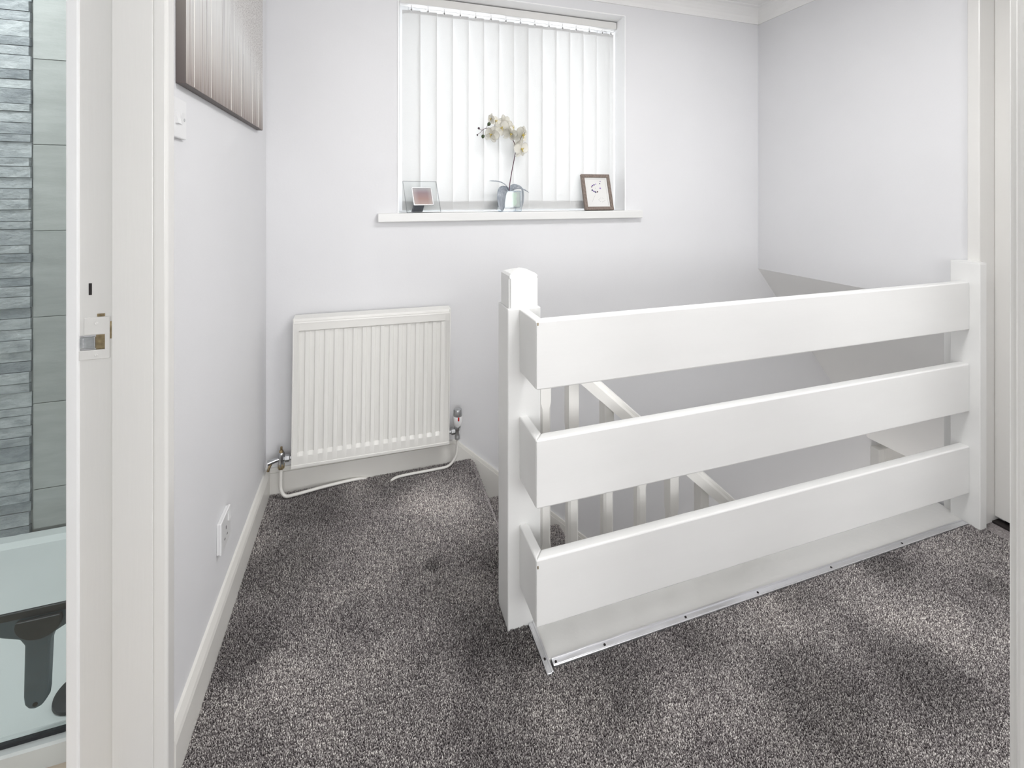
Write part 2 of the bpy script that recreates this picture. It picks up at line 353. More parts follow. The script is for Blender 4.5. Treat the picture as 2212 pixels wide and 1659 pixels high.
def add_lathe(bm, prof, base=(0, 0, 0), axis='z', seg=24):
    b = Vector(base); rings = []
    for r, h in prof:
        ring = []
        for k in range(seg):
            a = 2*PI*k/seg; c, s = r*math.cos(a), r*math.sin(a)
            ring.append(bm.verts.new(b + Vector({'z': (c, s, h), 'x': (h, c, s), 'y': (c, h, s)}[axis])))
        rings.append(ring)
    for p, q in zip(rings, rings[1:]):
        for k in range(seg): bm.faces.new((p[k], p[(k+1) % seg], q[(k+1) % seg], q[k]))
    bm.faces.new(rings[0][::-1]); bm.faces.new(rings[-1])
def lathe(name, mat, prof, base, parent=None, axis='z', seg=24, local=False):
    bm = bmesh.new(); add_lathe(bm, prof, base, axis, seg); return finish(name, bm, mat, parent, local, ang=40)
def struct(o, label=None, cat=None):
    o['kind'] = 'structure'
    if label: o['label'] = label
    if cat: o['category'] = cat
    return o

# ------------------------------------------------------------------ dimensions
XL, XR, YB, ZC = -0.386, 2.13, 2.035, 2.245      # landing: left wall, right wall, back wall, ceiling
WX0, WX1, WZ0, WZ1 = 0.128, 1.262, 1.12, 2.118   # window opening
NOSE = 0.462                                     # landing edge at the top of the stairs
GOING, RISE = 0.208, 0.195
SLOPE = 0.912
LOW = -RISE*13                                   # lower hall floor
YW = 1.215                                       # stairwell starts

# ------------------------------------------------------------------ shell
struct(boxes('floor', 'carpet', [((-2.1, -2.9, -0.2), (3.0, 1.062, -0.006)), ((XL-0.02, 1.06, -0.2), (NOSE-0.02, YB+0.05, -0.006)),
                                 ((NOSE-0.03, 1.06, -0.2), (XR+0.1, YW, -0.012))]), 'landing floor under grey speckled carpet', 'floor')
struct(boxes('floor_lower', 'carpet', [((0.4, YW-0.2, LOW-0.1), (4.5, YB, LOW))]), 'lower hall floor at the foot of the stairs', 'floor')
struct(boxes('ceiling', 'ceil', [((XL-0.1, 0.2, ZC), (XR+0.1, YB+0.05, ZC+0.1)), ((-2.1, -2.9, 2.4), (3.0, 0.25, 2.5))]), 'plain white landing ceiling', 'ceiling')
struct(boxes('wall_back', 'wall', [((XL-0.1, YB, LOW), (WX0, YB+0.28, 2.4)), ((WX1, YB, LOW), (4.6, YB+0.28, 2.4)),
                                   ((WX0, YB, LOW), (WX1, YB+0.28, WZ0)), ((WX0, YB, WZ1), (WX1, YB+0.28, 2.4))]), 'pale back wall with the blind covered window', 'wall')
struct(boxes('wall_left', 'wall', [((-0.515, 1.065, -0.2), (XL, YB+0.02, 2.45)), ((-0.515, 0.27, 2.05), (XL, 1.066, 2.45)),
                                   ((-0.515, 0.1, -0.2), (XL, 0.27, 2.45))]), 'pale left wall carrying the canvas and switch', 'wall')
struct(boxes('wall_right', 'wall', [((XR, 1.06, 0.779), (XR+0.10, YB+0.02, 2.4)), ((XR, 1.06, -0.3), (XR+0.10, 1.15, 0.785)), ((XR, 1.1495, -0.3), (XR+0.10, 1.24, 0.12)),
                                    ((XR, 0.2, 2.04), (XR+0.10, 1.062, 2.4)), ((XR, 0.0, -0.1), (XR+0.10, 0.27, 2.4)), ((2.30, 0.0, -0.1), (2.36, 1.1, 2.4))]), 'pale right wall above the stairwell', 'wall')  # last box: unseen backing added behind the door to block stray light
struct(boxes('wall_front', 'wall', [((0.852, 0.235, -0.1), (0.98, 0.365, 2.4)), ((1.86, 0.235, -0.1), (XR+0.1, 0.365, 2.4)), ((0.98, 0.235, 2.05), (1.86, 0.365, 2.4))]), 'partition wall at the near right edge', 'wall')  # opening beside the pier is made up, to pass bedroom light
struct(boxes('wall_bedroom', 'wall', [((-2.15, -2.9, -0.1), (-2.05, 0.12, 2.5)), ((2.95, -2.9, -0.1), (3.05, 0.24, 2.5)), ((-2.1, -2.95, -0.1), (3.0, -2.85, 2.5)),
                                      ((-2.1, 0.10, -0.1), (XL-0.12, 0.2, 2.5)), ((XR+0.05, 0.14, -0.1), (3.0, 0.24, 2.5)), ((-0.6, 0.15, 2.25), (XR+0.1, 0.25, 2.5))]), 'walls of the room behind the camera', 'wall')
struct(boxes('wall_stairwell', 'wall', [((NOSE, YW-0.03, LOW), (4.6, YW, -0.012)), ((4.5, YW-0.1, LOW), (4.6, YB+0.05, 0.9)), ((XR+0.1, 1.03, -0.1), (4.6, 1.149, 0.9))]), 'stairwell side wall below the landing', 'wall')
# sloping plaster soffit over the lower flight, then the lower hall ceiling
prof = [(XR, 0.779), (3.013, -0.335), (4.55, -0.335), (4.55, 0.9), (XR+0.10, 0.9), (XR+0.10, 0.785)]
struct(prism('ceiling_stairs', 'ceil', prof, 'y', 1.1485, YB+0.01), 'sloping plaster soffit over the lower stairs', 'ceiling')

# coving along back, right and left walls
def coving(name, pts_profile, axis, a, b, label):
    return struct(prism(name, 'ceil', pts_profile, axis, a, b), label, 'coving')
def cove_profile(wall, sgn):
    d, h = 0.075, ZC-2.171
    pts = [(wall, 2.171), (wall+sgn*0.006, 2.171)]
    for k in range(7):
        t = PI/2*k/6
        pts.append((wall+sgn*(d-(d-0.006)*math.cos(t)), 2.171+(h-0.006)*math.sin(t)*1.0))
    pts += [(wall+sgn*d, ZC), (wall, ZC)]
    return pts
coving('trim_1', cove_profile(YB, -1), 'x', XL, XR, 'white coving above the window wall')
coving('trim_2', cove_profile(XR, -1), 'y', 1.062, YB, 'white coving above the right wall')

# skirtings
sk = [(XL, -0.006), (XL+0.016, -0.006), (XL+0.016, 0.078), (XL+0.0135, 0.088), (XL+0.006, 0.104), (XL, 0.106)]
struct(prism('baseboard_left', 'skirt', sk, 'y', 1.085, YB), 'cream skirting along the left wall', 'skirting')
xk = 0.382; x1 = 3.1
bm = bmesh.new()
add_prism(bm, [(XL+0.014, -0.006), (NOSE-0.01, -0.006), (NOSE-0.01, -0.33), (x1, -0.33-SLOPE*(x1-NOSE)), (x1, 0.078-SLOPE*(x1-xk)), (xk-0.002, 0.078), (XL+0.014, 0.082)], 'y', YB-0.016, YB+0.004)
add_prism(bm, [(XL+0.014, 0.08), (xk-0.002, 0.076), (x1, 0.076-SLOPE*(x1-xk)), (x1, 0.100-SLOPE*(x1-xk)), (xk+0.002, 0.092), (XL+0.014, 0.10)], 'y', YB-0.010, YB+0.004, 0.003)
struct(finish('baseboard_back', bm, 'skirt'), 'cream skirting that turns down along the stairs', 'skirting')

# window: frame, mullion, panes, sill
win = struct(thing('window_1', (0.695, YB+0.2, WZ0), 'white framed window behind the vertical blind', 'window'))
boxes('window_frame', 'upvc', [((WX0, 2.215, WZ0), (WX0+0.06, 2.28, WZ1)), ((WX1-0.06, 2.215, WZ0), (WX1, 2.28, WZ1)), ((WX0+0.06, 2.215, WZ1-0.06), (WX1-0.06, 2.28, WZ1)),
                              ((WX0+0.06, 2.215, WZ0), (WX1-0.06, 2.28, WZ0+0.06)), ((0.70, 2.215, WZ0+0.06), (0.77, 2.28, WZ1-0.06))], win, 0.004)
for a, b in ((WX0+0.05, 0.71), (0.76, WX1-0.05)): box('pane', 'pane', (a, 2.245, WZ0+0.05), (b, 2.249, WZ1-0.05), win)
sl = box('window_sill', 'rail', (0.044, 2.005, 1.082), (1.348, YB+0.02, 1.1205), win, 0.004, 3)
boxes('reveal_lining', 'upvc', [((WX0-0.001, YB-0.003, WZ0), (WX0+0.004, 2.216, WZ1)), ((WX1-0.004, YB-0.003, WZ0), (WX1+0.001, 2.216, WZ1)), ((WX0+0.0045, YB-0.003, WZ1-0.004), (WX1-0.0045, 2.216, WZ1+0.001))], win)
box('sill_board', 'upvc', (WX0, YB-0.002, 1.10), (WX1, 2.22, 1.1205), win)

# ------------------------------------------------------------------ right-hand door
d1 = struct(thing('door_1', (XR+0.05, 0.66, 0), 'closed white door in the right wall', 'door'))
box('door_lining', 'gloss', (XR-0.008, 1.0465, -0.006), (2.30, 1.0635, 2.045), d1, 0.002)
box('door_lining', 'gloss', (XR-0.008, 0.268, -0.006), (2.30, 0.285, 2.045), d1, 0.002)
box('door_lining', 'gloss', (XR-0.008, 0.284, 2.02), (2.30, 1.0472, 2.045), d1, 0.002)
box('architrave', 'gloss', (XR-0.012, 1.0458, 0.0), (XR+0.004, 1.082, 2.08), d1, 0.003)
box('door_leaf', 'gloss', (2.205, 0.286, 0.016), (2.245, 1.0462, 2.0195), d1, 0.002)
box('gap_shade', 'dark', (2.19, 0.285, -0.01), (2.26, 1.046, 0.001), d1)  # dark strip paints the shade in the gap under the leaf
# near jamb at the right edge of the picture
d2 = struct(thing('door_2', (0.84, 0.3, 0), 'white gloss door lining at the near right edge', 'door frame'))
box('door_lining', 'gloss', (0.826, 0.228, -0.006), (0.854, 0.372, 2.1), d2, 0.006, 3)
box('architrave', 'gloss', (0.838, 0.366, -0.006), (0.9, 0.384, 2.1), d2, 0.006, 3)

# ------------------------------------------------------------------ bathroom doorway
d3 = struct(thing('door_3', (-0.45, 1.06, 0), 'white painted bathroom door frame with chipped strike plate', 'door frame'))
box('door_stop', 'gloss', (-0.462, 1.050, -0.006), (XL-0.01, 1.067, 2.05), d3, 0.0015)
bm = bmesh.new()
# rebated lining with a mortice pocket for the latch
add_box(bm, (-0.517, 1.060, -0.006), (-0.4615, 1.0675, 0.905)); add_box(bm, (-0.517, 1.060, 0.934), (-0.4615, 1.0675, 2.05))
add_box(bm, (-0.473, 1.060, 0.905), (-0.4615, 1.0675, 0.934))
finish('door_lining', bm, 'gloss', d3)
box('architrave', 'gloss', (XL-0.012, 1.0496, -0.006), (XL+0.014, 1.086, 2.08), d3, 0.006, 4)
box('architrave', 'upvc', (-0.535, 1.056, -0.006), (-0.515, 1.12, 2.08), d3, 0.003)
box('door_stop', 'gloss', (-0.515, 0.27, 2.03), (XL, 1.05, 2.052), d3)
box('door_lining', 'gloss', (-0.515, 0.265, -0.006), (XL, 0.282, 2.05), d3)
sp = boxes('strike_plate', 'gloss', [((-0.508, 1.0575, 0.935), (-0.468, 1.0605, 0.968)), ((-0.52, 1.0575, 0.888), (-0.468, 1.0605, 0.906)), ((-0.476, 1.0575, 0.905), (-0.468, 1.0605, 0.936))], d3, 0.0012)
for z in (0.956, 0.896): lathe('screw', 'gloss', [(0.0034, 0.0), (0.0034, -0.0008), (0.002, -0.0014), (0.0008, -0.0008)], (-0.4885, 1.0575, z), sp, axis='y', seg=12)
box('mortice', 'brass', (-0.492, 1.0638, 0.905), (-0.473, 1.0668, 0.934), d3)
box('latch_keep', 'chrome', (-0.516, 1.0605, 0.908), (-0.492, 1.0645, 0.930), d3, 0.001)
box('latch_keep', 'chrome', (-0.516, 1.0590, 0.910), (-0.509, 1.0615, 0.929), d3, 0.001)
box('paint_chip', 'brass', (-0.4705, 1.0584, 0.925), (-0.4635, 1.0602, 0.958), d3, 0.0005)
box('paint_chip', 'brass', (-0.488, 1.0584, 0.9685), (-0.476, 1.0602, 0.974), d3, 0.0005)
box('paint_chip', 'dark', (-0.5015, 1.0594, 1.010), (-0.4965, 1.0603, 1.0325), d3, 0.0004)

# ------------------------------------------------------------------ bathroom shell and shower
YT = 1.98
def zt(z): return 1.2 + (z-1.2)*YT/1.93
struct(boxes('floor_bathroom', 'vinyl', [((-2.6, 0.1, -0.1), (-0.5, 2.05, 0.0))]), 'beige bathroom floor', 'floor')
struct(boxes('ceiling_bathroom', 'ceil', [((-2.6, 0.1, 2.3), (-0.5, 2.1, 2.4))]), 'bathroom ceiling', 'ceiling')
struct(boxes('wall_bathroom_left', 'ceil', [((-2.65, 0.1, 0), (-2.58, 2.1, 2.4)), ((-2.6, 0.08, 0), (-0.5, 0.14, 2.4))]), 'white bathroom walls', 'wall')
wb = struct(box('wall_bathroom', 'grout', (-2.6, YT+0.004, 0.0), (-0.512, YT+0.06, 2.35)), 'shower wall of grey tiles and split slate strips', 'wall')
joints = [zt(z) for z in (1.655, 1.368, 1.079, 0.790, 0.501, 0.213)]
edges = [joints[0]+0.592, joints[0]+0.296] + joints + [0.052]
xs_t = -1.0645*YT/1.93
for a, b in ((xs_t+0.002, -0.514), (-2.0, -1.398), (-2.58, -2.004)):
    for z1, z0 in zip(edges, edges[1:]):
        box('tile', 'tile', (a, YT-0.002, z0+0.0012), (b, YT+0.006, z1-0.0012), wb, 0.001, 1)
zb = [2.20, 2.16, 2.12, 2.075, 2.05, 2.01, 1.97, 1.94, 1.90, 1.865, 1.8086+.035, 1.8086, 1.7762, 1.7237, 1.694, 1.6623, 1.6152, 1.5828, 1.5519, 1.5014, 1.4762, 1.4391, 1.4011, 1.3753, 1.3228, 1.2948, 1.2568, 1.2213, 1.1858, 1.1507,
      1.1116, 1.0862, 1.0333, 1.0057, 0.9757, 0.9243, 0.8969, 0.8622, 0.8243, 0.7896, 0.7533, 0.7177, 0.6797, 0.6462, 0.6114, 0.5747, 0.5447, 0.4931, 0.4675, 0.4319,
      0.3956, 0.3689, 0.3153, 0.2883, 0.2549, 0.208, 0.1802, 0.1454, 0.1014, 0.072]
for z1, z0 in zip(zb, zb[1:]):
    z1, z0 = zt(z1), zt(z0)
    if z1 - z0 < 0.004: continue
    pr = random.choice((0.003, 0.005, 0.008, 0.010)); xe = xs_t - random.uniform(0.001, 0.007)
    bm = bmesh.new(); nx, nz = 16, 4; rough = random.choice((0.0006, 0.0018, 0.0024))
    grid = []
    x0 = -1.396
    for i in range(nx+1):
        row = []
        for k in range(nz+1):
            edge = (k in (0, nz)) or (i in (0, nx))
            d = pr + (0 if edge else random.uniform(-rough, rough))
            row.append(bm.verts.new((x0+(xe-x0)*i/nx, YT-d, z0+0.001+(z1-z0-0.002)*k/nz)))
        grid.append(row)
    for i in range(nx):
        for k in range(nz): bm.faces.new((grid[i][k], grid[i+1][k], grid[i+1][k+1], grid[i][k+1]))
    back = {}
    ring = [grid[i][0] for i in range(nx+1)] + [grid[nx][k] for k in range(1, nz+1)] + [grid[i][nz] for i in range(nx-1, -1, -1)] + [grid[0][k] for k in range(nz-1, 0, -1)]
    bk = [bm.verts.new((v.co.x, YT+0.006, v.co.z)) for v in ring]
    for i in range(len(ring)):
        j = (i+1) % len(ring); bm.faces.new((ring[i], bk[i], bk[j], ring[j]))
    finish('stone_strip', bm, 'slate', wb, ang=25)
# tray
tr = thing('shower_tray', (-1.06, 1.59, 0.0), 'white low shower tray behind the glass screen', 'shower tray')
TY0, TY1, TX0, TX1 = 1.200, 1.975, -1.75, -0.52
bm = bmesh.new()
def ringv(z, i): return [bm.verts.new(p) for p in ((TX0+i, TY0+i, z), (TX1-i, TY0+i, z), (TX1-i, TY1-i, z), (TX0+i, TY1-i, z))]
rs = [ringv(0.0, 0), ringv(0.044, 0), ringv(0.048, 0.004), ringv(0.048, 0.040), ringv(0.036, 0.058), ringv(0.033, 0.09)]
for a, b in zip(rs, rs[1:]):
    for k in range(4): bm.faces.new((a[k], a[(k+1) % 4], b[(k+1) % 4], b[k]))
bm.faces.new(rs[-1]); bm.faces.new(rs[0][::-1])
finish('basin', bm, 'tray', tr)
dr = lathe('drain_cover', 'rubber', [(0.047, 0.0), (0.056, 0.004), (0.055, 0.010), (0.035, 0.014), (0.001, 0.015)], (-0.632, 1.322, 0.033), tr, seg=32)
dr['label'] = 'round black drain cover'
# fixed glass screen
ss = thing('shower_screen', (-1.0, 1.222, 0.048), 'clear shower glass with black bottom seal', 'shower screen')
box('glass_pane', 'shower_glass', (-1.45, 1.218, 0.054), (-0.525, 1.224, 1.98), ss)
box('bottom_seal', 'rubber', (-1.45, 1.2165, 0.0478), (-0.525, 1.2255, 0.057), ss, 0.0015)
# squeegee hanging on a suction hook behind the glass
sq = thing('squeegee', (-0.68, 1.245, 0.3), 'grey shower squeegee hanging on the glass', 'squeegee')
bm = bmesh.new()
out = [(-0.790, 0.292), (-0.735, 0.262), (-0.705, 0.250), (-0.697, 0.236), (-0.699, 0.126), (-0.697, 0.108), (-0.690, 0.098), (-0.679, 0.095), (-0.668, 0.099), (-0.660, 0.110), (-0.658, 0.126), (-0.654, 0.234), (-0.648, 0.250), (-0.622, 0.264), (-0.575, 0.292), (-0.575, 0.300), (-0.790, 0.300)]
add_prism(bm, out, 'y', 1.238, 1.256, 0.0035, 2)
finish('handle', bm, 'squeegee', sq)
box('blade', 'rubber', (-0.800, 1.236, 0.2965), (-0.565, 1.2425, 0.312), sq, 0.0015)
lathe('hanging_hole', 'dark', [(0.0045, 0.0), (0.0045, -0.0015)], (-0.6785, 1.2385, 0.106), sq, axis='y', seg=14)
hk = thing('suction_hook', (-0.668, 1.23, 0.25), 'black suction hook stuck to the shower glass', 'hook')
bm = bmesh.new()
arc = [(-0.706, 0.296)] + [(-0.668+0.040*math.cos(t), 0.286+0.034*math.sin(t)) for t in [PI+PI*k/14 for k in range(15)]] + [(-0.63, 0.296)]
add_prism(bm, arc, 'y', 1.2255, 1.2345, 0.002)
finish('suction_cup', bm, 'rubber', hk)
box('peg', 'rubber', (-0.672, 1.230, 0.272), (-0.664, 1.2385, 0.280), hk)

# ------------------------------------------------------------------ stairs
st = thing('staircase', (1.8, 1.6, LOW), 'grey carpeted stairs going down beside the back wall', 'stairs')
for k in range(1, 13):
    xn = NOSE + 0.006 + GOING*k; z = -RISE*k
    bm = bmesh.new()
    xb = xn-GOING-0.03
    poly = [(xb, z-0.008), (xn-0.012, z-0.008)] + [(xn-0.012+0.012*math.sin(t), z-0.020+0.012*math.cos(t)) for t in (PI/8, PI/4, 3*PI/8, PI/2)] + [(xn, z-0.04), (xn-0.022, z-0.055), (xn-0.026, z-RISE-0.01), (xb, z-RISE-0.01)]
    add_prism(bm, poly, 'y', 1.262, YB-0.0165)
    finish('tread', bm, 'carpet', st)
# riser under the landing edge
bm = bmesh.new()
add_prism(bm, [(NOSE-0.05, -0.012), (NOSE-0.012, -0.010), (NOSE-0.002, -0.014), (NOSE, -0.028), (NOSE-0.004, -0.045), (NOSE-0.022, -0.055), (NOSE-0.026, -0.21), (NOSE-0.05, -0.21)], 'y', 1.287, YB-0.0165)
finish('top_riser', bm, 'carpet', st)
# carpet pile over landing and first treads: one uncountable stuff, small tufted squares laid edge to edge
TILE = 0.024
bm = bmesh.new(); flat = bm.faces.layers.int.new('nose')
def quad(ps, nose=0):
    f = bm.faces.new([bm.verts.new(p) for p in ps]); f[flat] = nose
def cover(x0, y0, x1, y1, z):
    nx, ny = max(1, round((x1-x0)/TILE)), max(1, round((y1-y0)/TILE)); dx, dy = (x1-x0)/nx, (y1-y0)/ny
    for i in range(nx):
        for j in range(ny):
            a, b = x0+i*dx, y0+j*dy; quad(((a, b, z), (a+dx, b, z), (a+dx, b+dy, z), (a, b+dy, z)))
zf = -0.005
cover(XL+0.016, 0.5, 0.824, 1.060, zf); cover(0.824, 0.42, 2.118, 1.060, zf)
cover(XL+0.016, 1.060, 0.428, 1.19, zf); cover(XL+0.016, 1.19, 0.3695, 1.286, zf); cover(XL+0.016, 1.286, NOSE-0.012, YB-0.018, zf)
def nosing(xn, z, y0, y1):
    pr = [(xn-0.012+0.012*math.sin(t), z-0.012+0.012*math.cos(t)-0.005) for t in (0, PI/6, PI/3, PI/2, 2.2)] + [(xn-0.02, z-0.05), (xn-0.022, z-RISE)]
    for a, b in zip(pr, pr[1:]): quad(((a[0], y0, a[1]), (b[0], y0, b[1]), (b[0], y1, b[1]), (a[0], y1, a[1])), 1)
nosing(NOSE, 0, 1.286, YB-0.018)
for k in (1, 2):
    xn = NOSE+0.006+GOING*k; z = -RISE*k
    cover(xn-GOING-0.02, 1.266, xn-0.012, YB-0.018, z-0.006)
    nosing(xn, z, 1.266, YB-0.018)
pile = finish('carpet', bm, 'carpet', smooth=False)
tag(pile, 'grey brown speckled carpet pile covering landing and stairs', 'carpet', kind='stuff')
def add_tuft(bt, rr, px, py, tilt, sc):
    tx, ty = rr.uniform(-tilt, tilt), rr.uniform(-tilt, tilt)
    for s_ in range(2):
        a = rr.uniform(0, 6.28); ox, oy = px+0.0008*math.cos(a+s_*3.1), py+0.0008*math.sin(a+s_*3.1)
        lx, ly = tx+rr.uniform(-0.0012, 0.0012), ty+rr.uniform(-0.0012, 0.0012); h = rr.uniform(0.0050, 0.0078)*sc
        base = [bt.verts.new((ox+0.0009*sc*math.cos(t), oy+0.0009*sc*math.sin(t), 0)) for t in (0, 2.09, 4.19)]
        mid = [bt.verts.new((ox+lx*0.5+0.00135*sc*math.cos(t+.3), oy+ly*0.5+0.00135*sc*math.sin(t+.3), h*0.62)) for t in (0, 2.09, 4.19)]
        top = bt.verts.new((ox+lx, oy+ly, h))
        for i in range(3):
            j = (i+1) % 3; bt.faces.new((base[i], base[j], mid[j], mid[i])); bt.faces.new((mid[i], mid[j], top))
def tuft_lib(name, count, many):
    hold = bpy.data.collections.new(name)
    for q in range(count):
        bt = bmesh.new(); rr = random.Random(q+many)
        if many:
            m_ = 8
            for i in range(m_):
                for j in range(m_):
                    add_tuft(bt, rr, ((i+0.5+rr.uniform(-.42, .42))/m_-0.5)*TILE, ((j+0.5+rr.uniform(-.42, .42))/m_-0.5)*TILE, 0.0022, rr.uniform(0.8, 1.2))
        else: add_tuft(bt, rr, 0, 0, 0.002, 1.0)
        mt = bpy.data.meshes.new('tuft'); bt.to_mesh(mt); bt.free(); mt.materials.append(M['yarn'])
        for p in mt.polygons: p.use_smooth = True
        hold.objects.link(bpy.data.objects.new('tuft', mt))
    return hold
ng = bpy.data.node_groups.new('pile', 'GeometryNodeTree'); L = ng.links.new; NN = ng.nodes.new
ng.interface.new_socket('Geometry', in_out='INPUT', socket_type='NodeSocketGeometry'); ng.interface.new_socket('Geometry', in_out='OUTPUT', socket_type='NodeSocketGeometry')
gi = NN('NodeGroupInput'); go = NN('NodeGroupOutput'); jn = NN('GeometryNodeJoinGeometry'); L(gi.outputs[0], jn.inputs[0])
na = NN('GeometryNodeInputNamedAttribute'); na.data_type = 'INT'; na.inputs[0].default_value = 'nose'
sg = NN('GeometryNodeSeparateGeometry'); sg.domain = 'FACE'; L(gi.outputs[0], sg.inputs[0]); L([o for o in na.outputs if o.enabled][0], sg.inputs[1])
def scatter(pts, hold, hi, rot_socket, scl_socket=None):
    rnd = NN('FunctionNodeRandomValue'); rnd.data_type = 'INT'; rnd.inputs[4].default_value = 0; rnd.inputs[5].default_value = hi
    ci = NN('GeometryNodeCollectionInfo'); ci.inputs['Collection'].default_value = hold; ci.inputs['Separate Children'].default_value = True; ci.inputs['Reset Children'].default_value = True
    ip = NN('GeometryNodeInstanceOnPoints'); ip.inputs['Pick Instance'].default_value = True
    L(pts, ip.inputs['Points']); L(ci.outputs[0], ip.inputs['Instance']); L(rnd.outputs[2], ip.inputs['Instance Index']); L(rot_socket, ip.inputs['Rotation'])
    L(ip.outputs[0], jn.inputs[0])
# nosings: single tufts standing off the curved faces
ds = NN('GeometryNodeDistributePointsOnFaces'); ds.inputs['Density'].default_value = 88000; L(sg.outputs[0], ds.inputs['Mesh'])
rv = NN('FunctionNodeRandomValue'); rv.data_type = 'FLOAT_VECTOR'; rv.inputs[0].default_value = (-0.5, -0.5, 0); rv.inputs[1].default_value = (0.5, 0.5, 6.283)
e2 = NN('FunctionNodeEulerToRotation'); L(rv.outputs[0], e2.inputs[0])
rt = NN('FunctionNodeRotateRotation'); rt.rotation_space = 'LOCAL'; L(ds.outputs['Rotation'], rt.inputs[0]); L(e2.outputs[0], rt.inputs[1])
scatter(ds.outputs['Points'], tuft_lib('tuft_library', 4, 0), 3, rt.outputs[0])
# flats: tufted squares, turned in quarter turns
mp_ = NN('GeometryNodeMeshToPoints'); mp_.mode = 'FACES'; L(sg.outputs[1], mp_.inputs[0])
ri = NN('FunctionNodeRandomValue'); ri.data_type = 'INT'; ri.inputs[4].default_value = 0; ri.inputs[5].default_value = 3; ri.inputs['Seed'].default_value = 5
mu = NN('ShaderNodeMath'); mu.operation = 'MULTIPLY'; mu.inputs[1].default_value = PI/2; L(ri.outputs[2], mu.inputs[0])
cx_ = NN('ShaderNodeCombineXYZ'); L(mu.outputs[0], cx_.inputs[2]); e3 = NN('FunctionNodeEulerToRotation'); L(cx_.outputs[0], e3.inputs[0])
scatter(mp_.outputs[0], tuft_lib('tuft_square_library', 12, 100), 11, e3.outputs[0])
L(jn.outputs[0], go.inputs[0])
md = pile.modifiers.new('pile', 'NODES'); md.node_group = ng

# ------------------------------------------------------------------ white ledge board in front of the stairwell + aluminium edging
struct(box('trim_3', 'ledge', (0.444, 1.082, -0.02), (XR-0.012, 1.232, 0.002), None, 0.002), 'white painted ledge board under the landing balustrade', 'ledge')
def edging(lo, hi, axis, screws, label):
    t = thing('edging_strip', ((lo[0]+hi[0])/2, (lo[1]+hi[1])/2, lo[2]), label, 'edging strip', group='carpet edging strips')
    bm = bmesh.new()
    add_box(bm, lo, hi, 0.001)
    if axis == 'x': add_box(bm, (lo[0], hi[1]-0.005, lo[2]), (hi[0], hi[1], hi[2]+0.003), 0.001); add_box(bm, (lo[0], lo[1]+0.002, hi[2]-0.001), (hi[0], lo[1]+0.0045, hi[2]+0.0015), 0.0005)
    else: add_box(bm, (hi[0]-0.005, lo[1], lo[2]), (hi[0], hi[1], hi[2]+0.003), 0.001); add_box(bm, (lo[0]+0.002, lo[1], hi[2]-0.001), (lo[0]+0.0045, hi[1], hi[2]+0.0015), 0.0005)
    finish('strip', bm, 'alu', t)
    for x, y in screws: lathe('screw', 'dark', [(0.0032, 0), (0.0032, 0.0012), (0.0014, 0.0016), (0.0012, 0.0006)], (x, y, hi[2]), t, seg=12)
edging((0.452, 1.062, -0.011), (XR-0.045, 1.082, 0.003), 'x', [(0.461, 1.070), (0.602, 1.071), (0.86, 1.071), (1.12, 1.071), (1.42, 1.071), (1.75, 1.071)], 'long silver strip edging the carpet before the white ledge')
edging((0.429, 1.048, -0.011), (0.446, 1.19, 0.003), 'y', [(0.436, 1.085)], 'short silver strip at the left end of the white ledge')

# ------------------------------------------------------------------ landing balustrade
NX0, NX1, NY0, NY1 = 0.3695, 0.4665, 1.190, 1.285
bal = thing('landing_balustrade', (1.25, 1.2, 0.0), 'white three board landing balustrade with square newel post', 'balustrade')
nw = box('newel_post', 'rail', (NX0, NY0, -0.19), (NX1, NY1, 0.884), bal, 0.003, 2)
bm = bmesh.new()
i = 0.005
def sq4(ins, z): return [bm.verts.new(p) for p in ((NX0+ins, NY0+ins, z), (NX1-ins, NY0+ins, z), (NX1-ins, NY1-ins, z), (NX0+ins, NY1-ins, z))]
lv = [sq4(0.0055, 0.88), sq4(0.0055, 0.965), sq4(0.0075, 0.973), sq4(0.013, 0.979), sq4(0.03, 0.985), sq4(0.046, 0.990)]
for a, b in zip(lv, lv[1:]):
    for k in range(4): bm.faces.new((a[k], a[(k+1) % 4], b[(k+1) % 4], b[k]))
bm.faces.new(lv[-1]); bm.faces.new(lv[0][::-1])
bmesh.ops.bevel(bm, geom=[e for e in bm.edges if abs(e.verts[0].co.z-e.verts[1].co.z) > 0.05], offset=0.005, segments=3, affect='EDGES')
finish('post_cap', bm, 'rail', nw)
RX = XR-0.04
for z0, z1 in ((0.709, 0.883), (0.411, 0.585), (0.113, 0.285)):
    # front board, mitred on to a short return board that runs back to the newel
    prism('rail_board', 'rail', [(0.403, 1.060), (RX, 1.060), (RX, 1.090), (0.428, 1.090)], 'z', z0, z1, bal, 0.0045, 3)
    prism('return_board', 'rail', [(0.4035, 1.0605), (0.4285, 1.0905), (0.4285, 1.192), (0.4035, 1.192)], 'z', z0+0.0005, z1-0.0005, bal, 0.004, 3)
hn = boxes('half_newel_post', 'rail', [((RX-0.001, 1.030, -0.004), (XR-0.003, 1.118, 0.953))], bal, 0.003)
prism('post_cap', 'rail', [(1.0305, 0.950), (1.1175, 0.950), (1.1175, 0.955), (1.074, 0.960), (1.0305, 0.955)], 'x', RX-0.0005, XR-0.003, hn, 0.002)
box('wall_batten', 'rail', (XR-0.018, 1.116, -0.02), (XR-0.002, 1.15, 0.83), bal, 0.002)
# little paint chips on the board ends
for x, z in ((0.4065, 0.872), (0.4065, 0.262)): box('paint_chip', 'brass', (x, 1.0592, z), (x+0.003, 1.0602, z+0.007), bal)

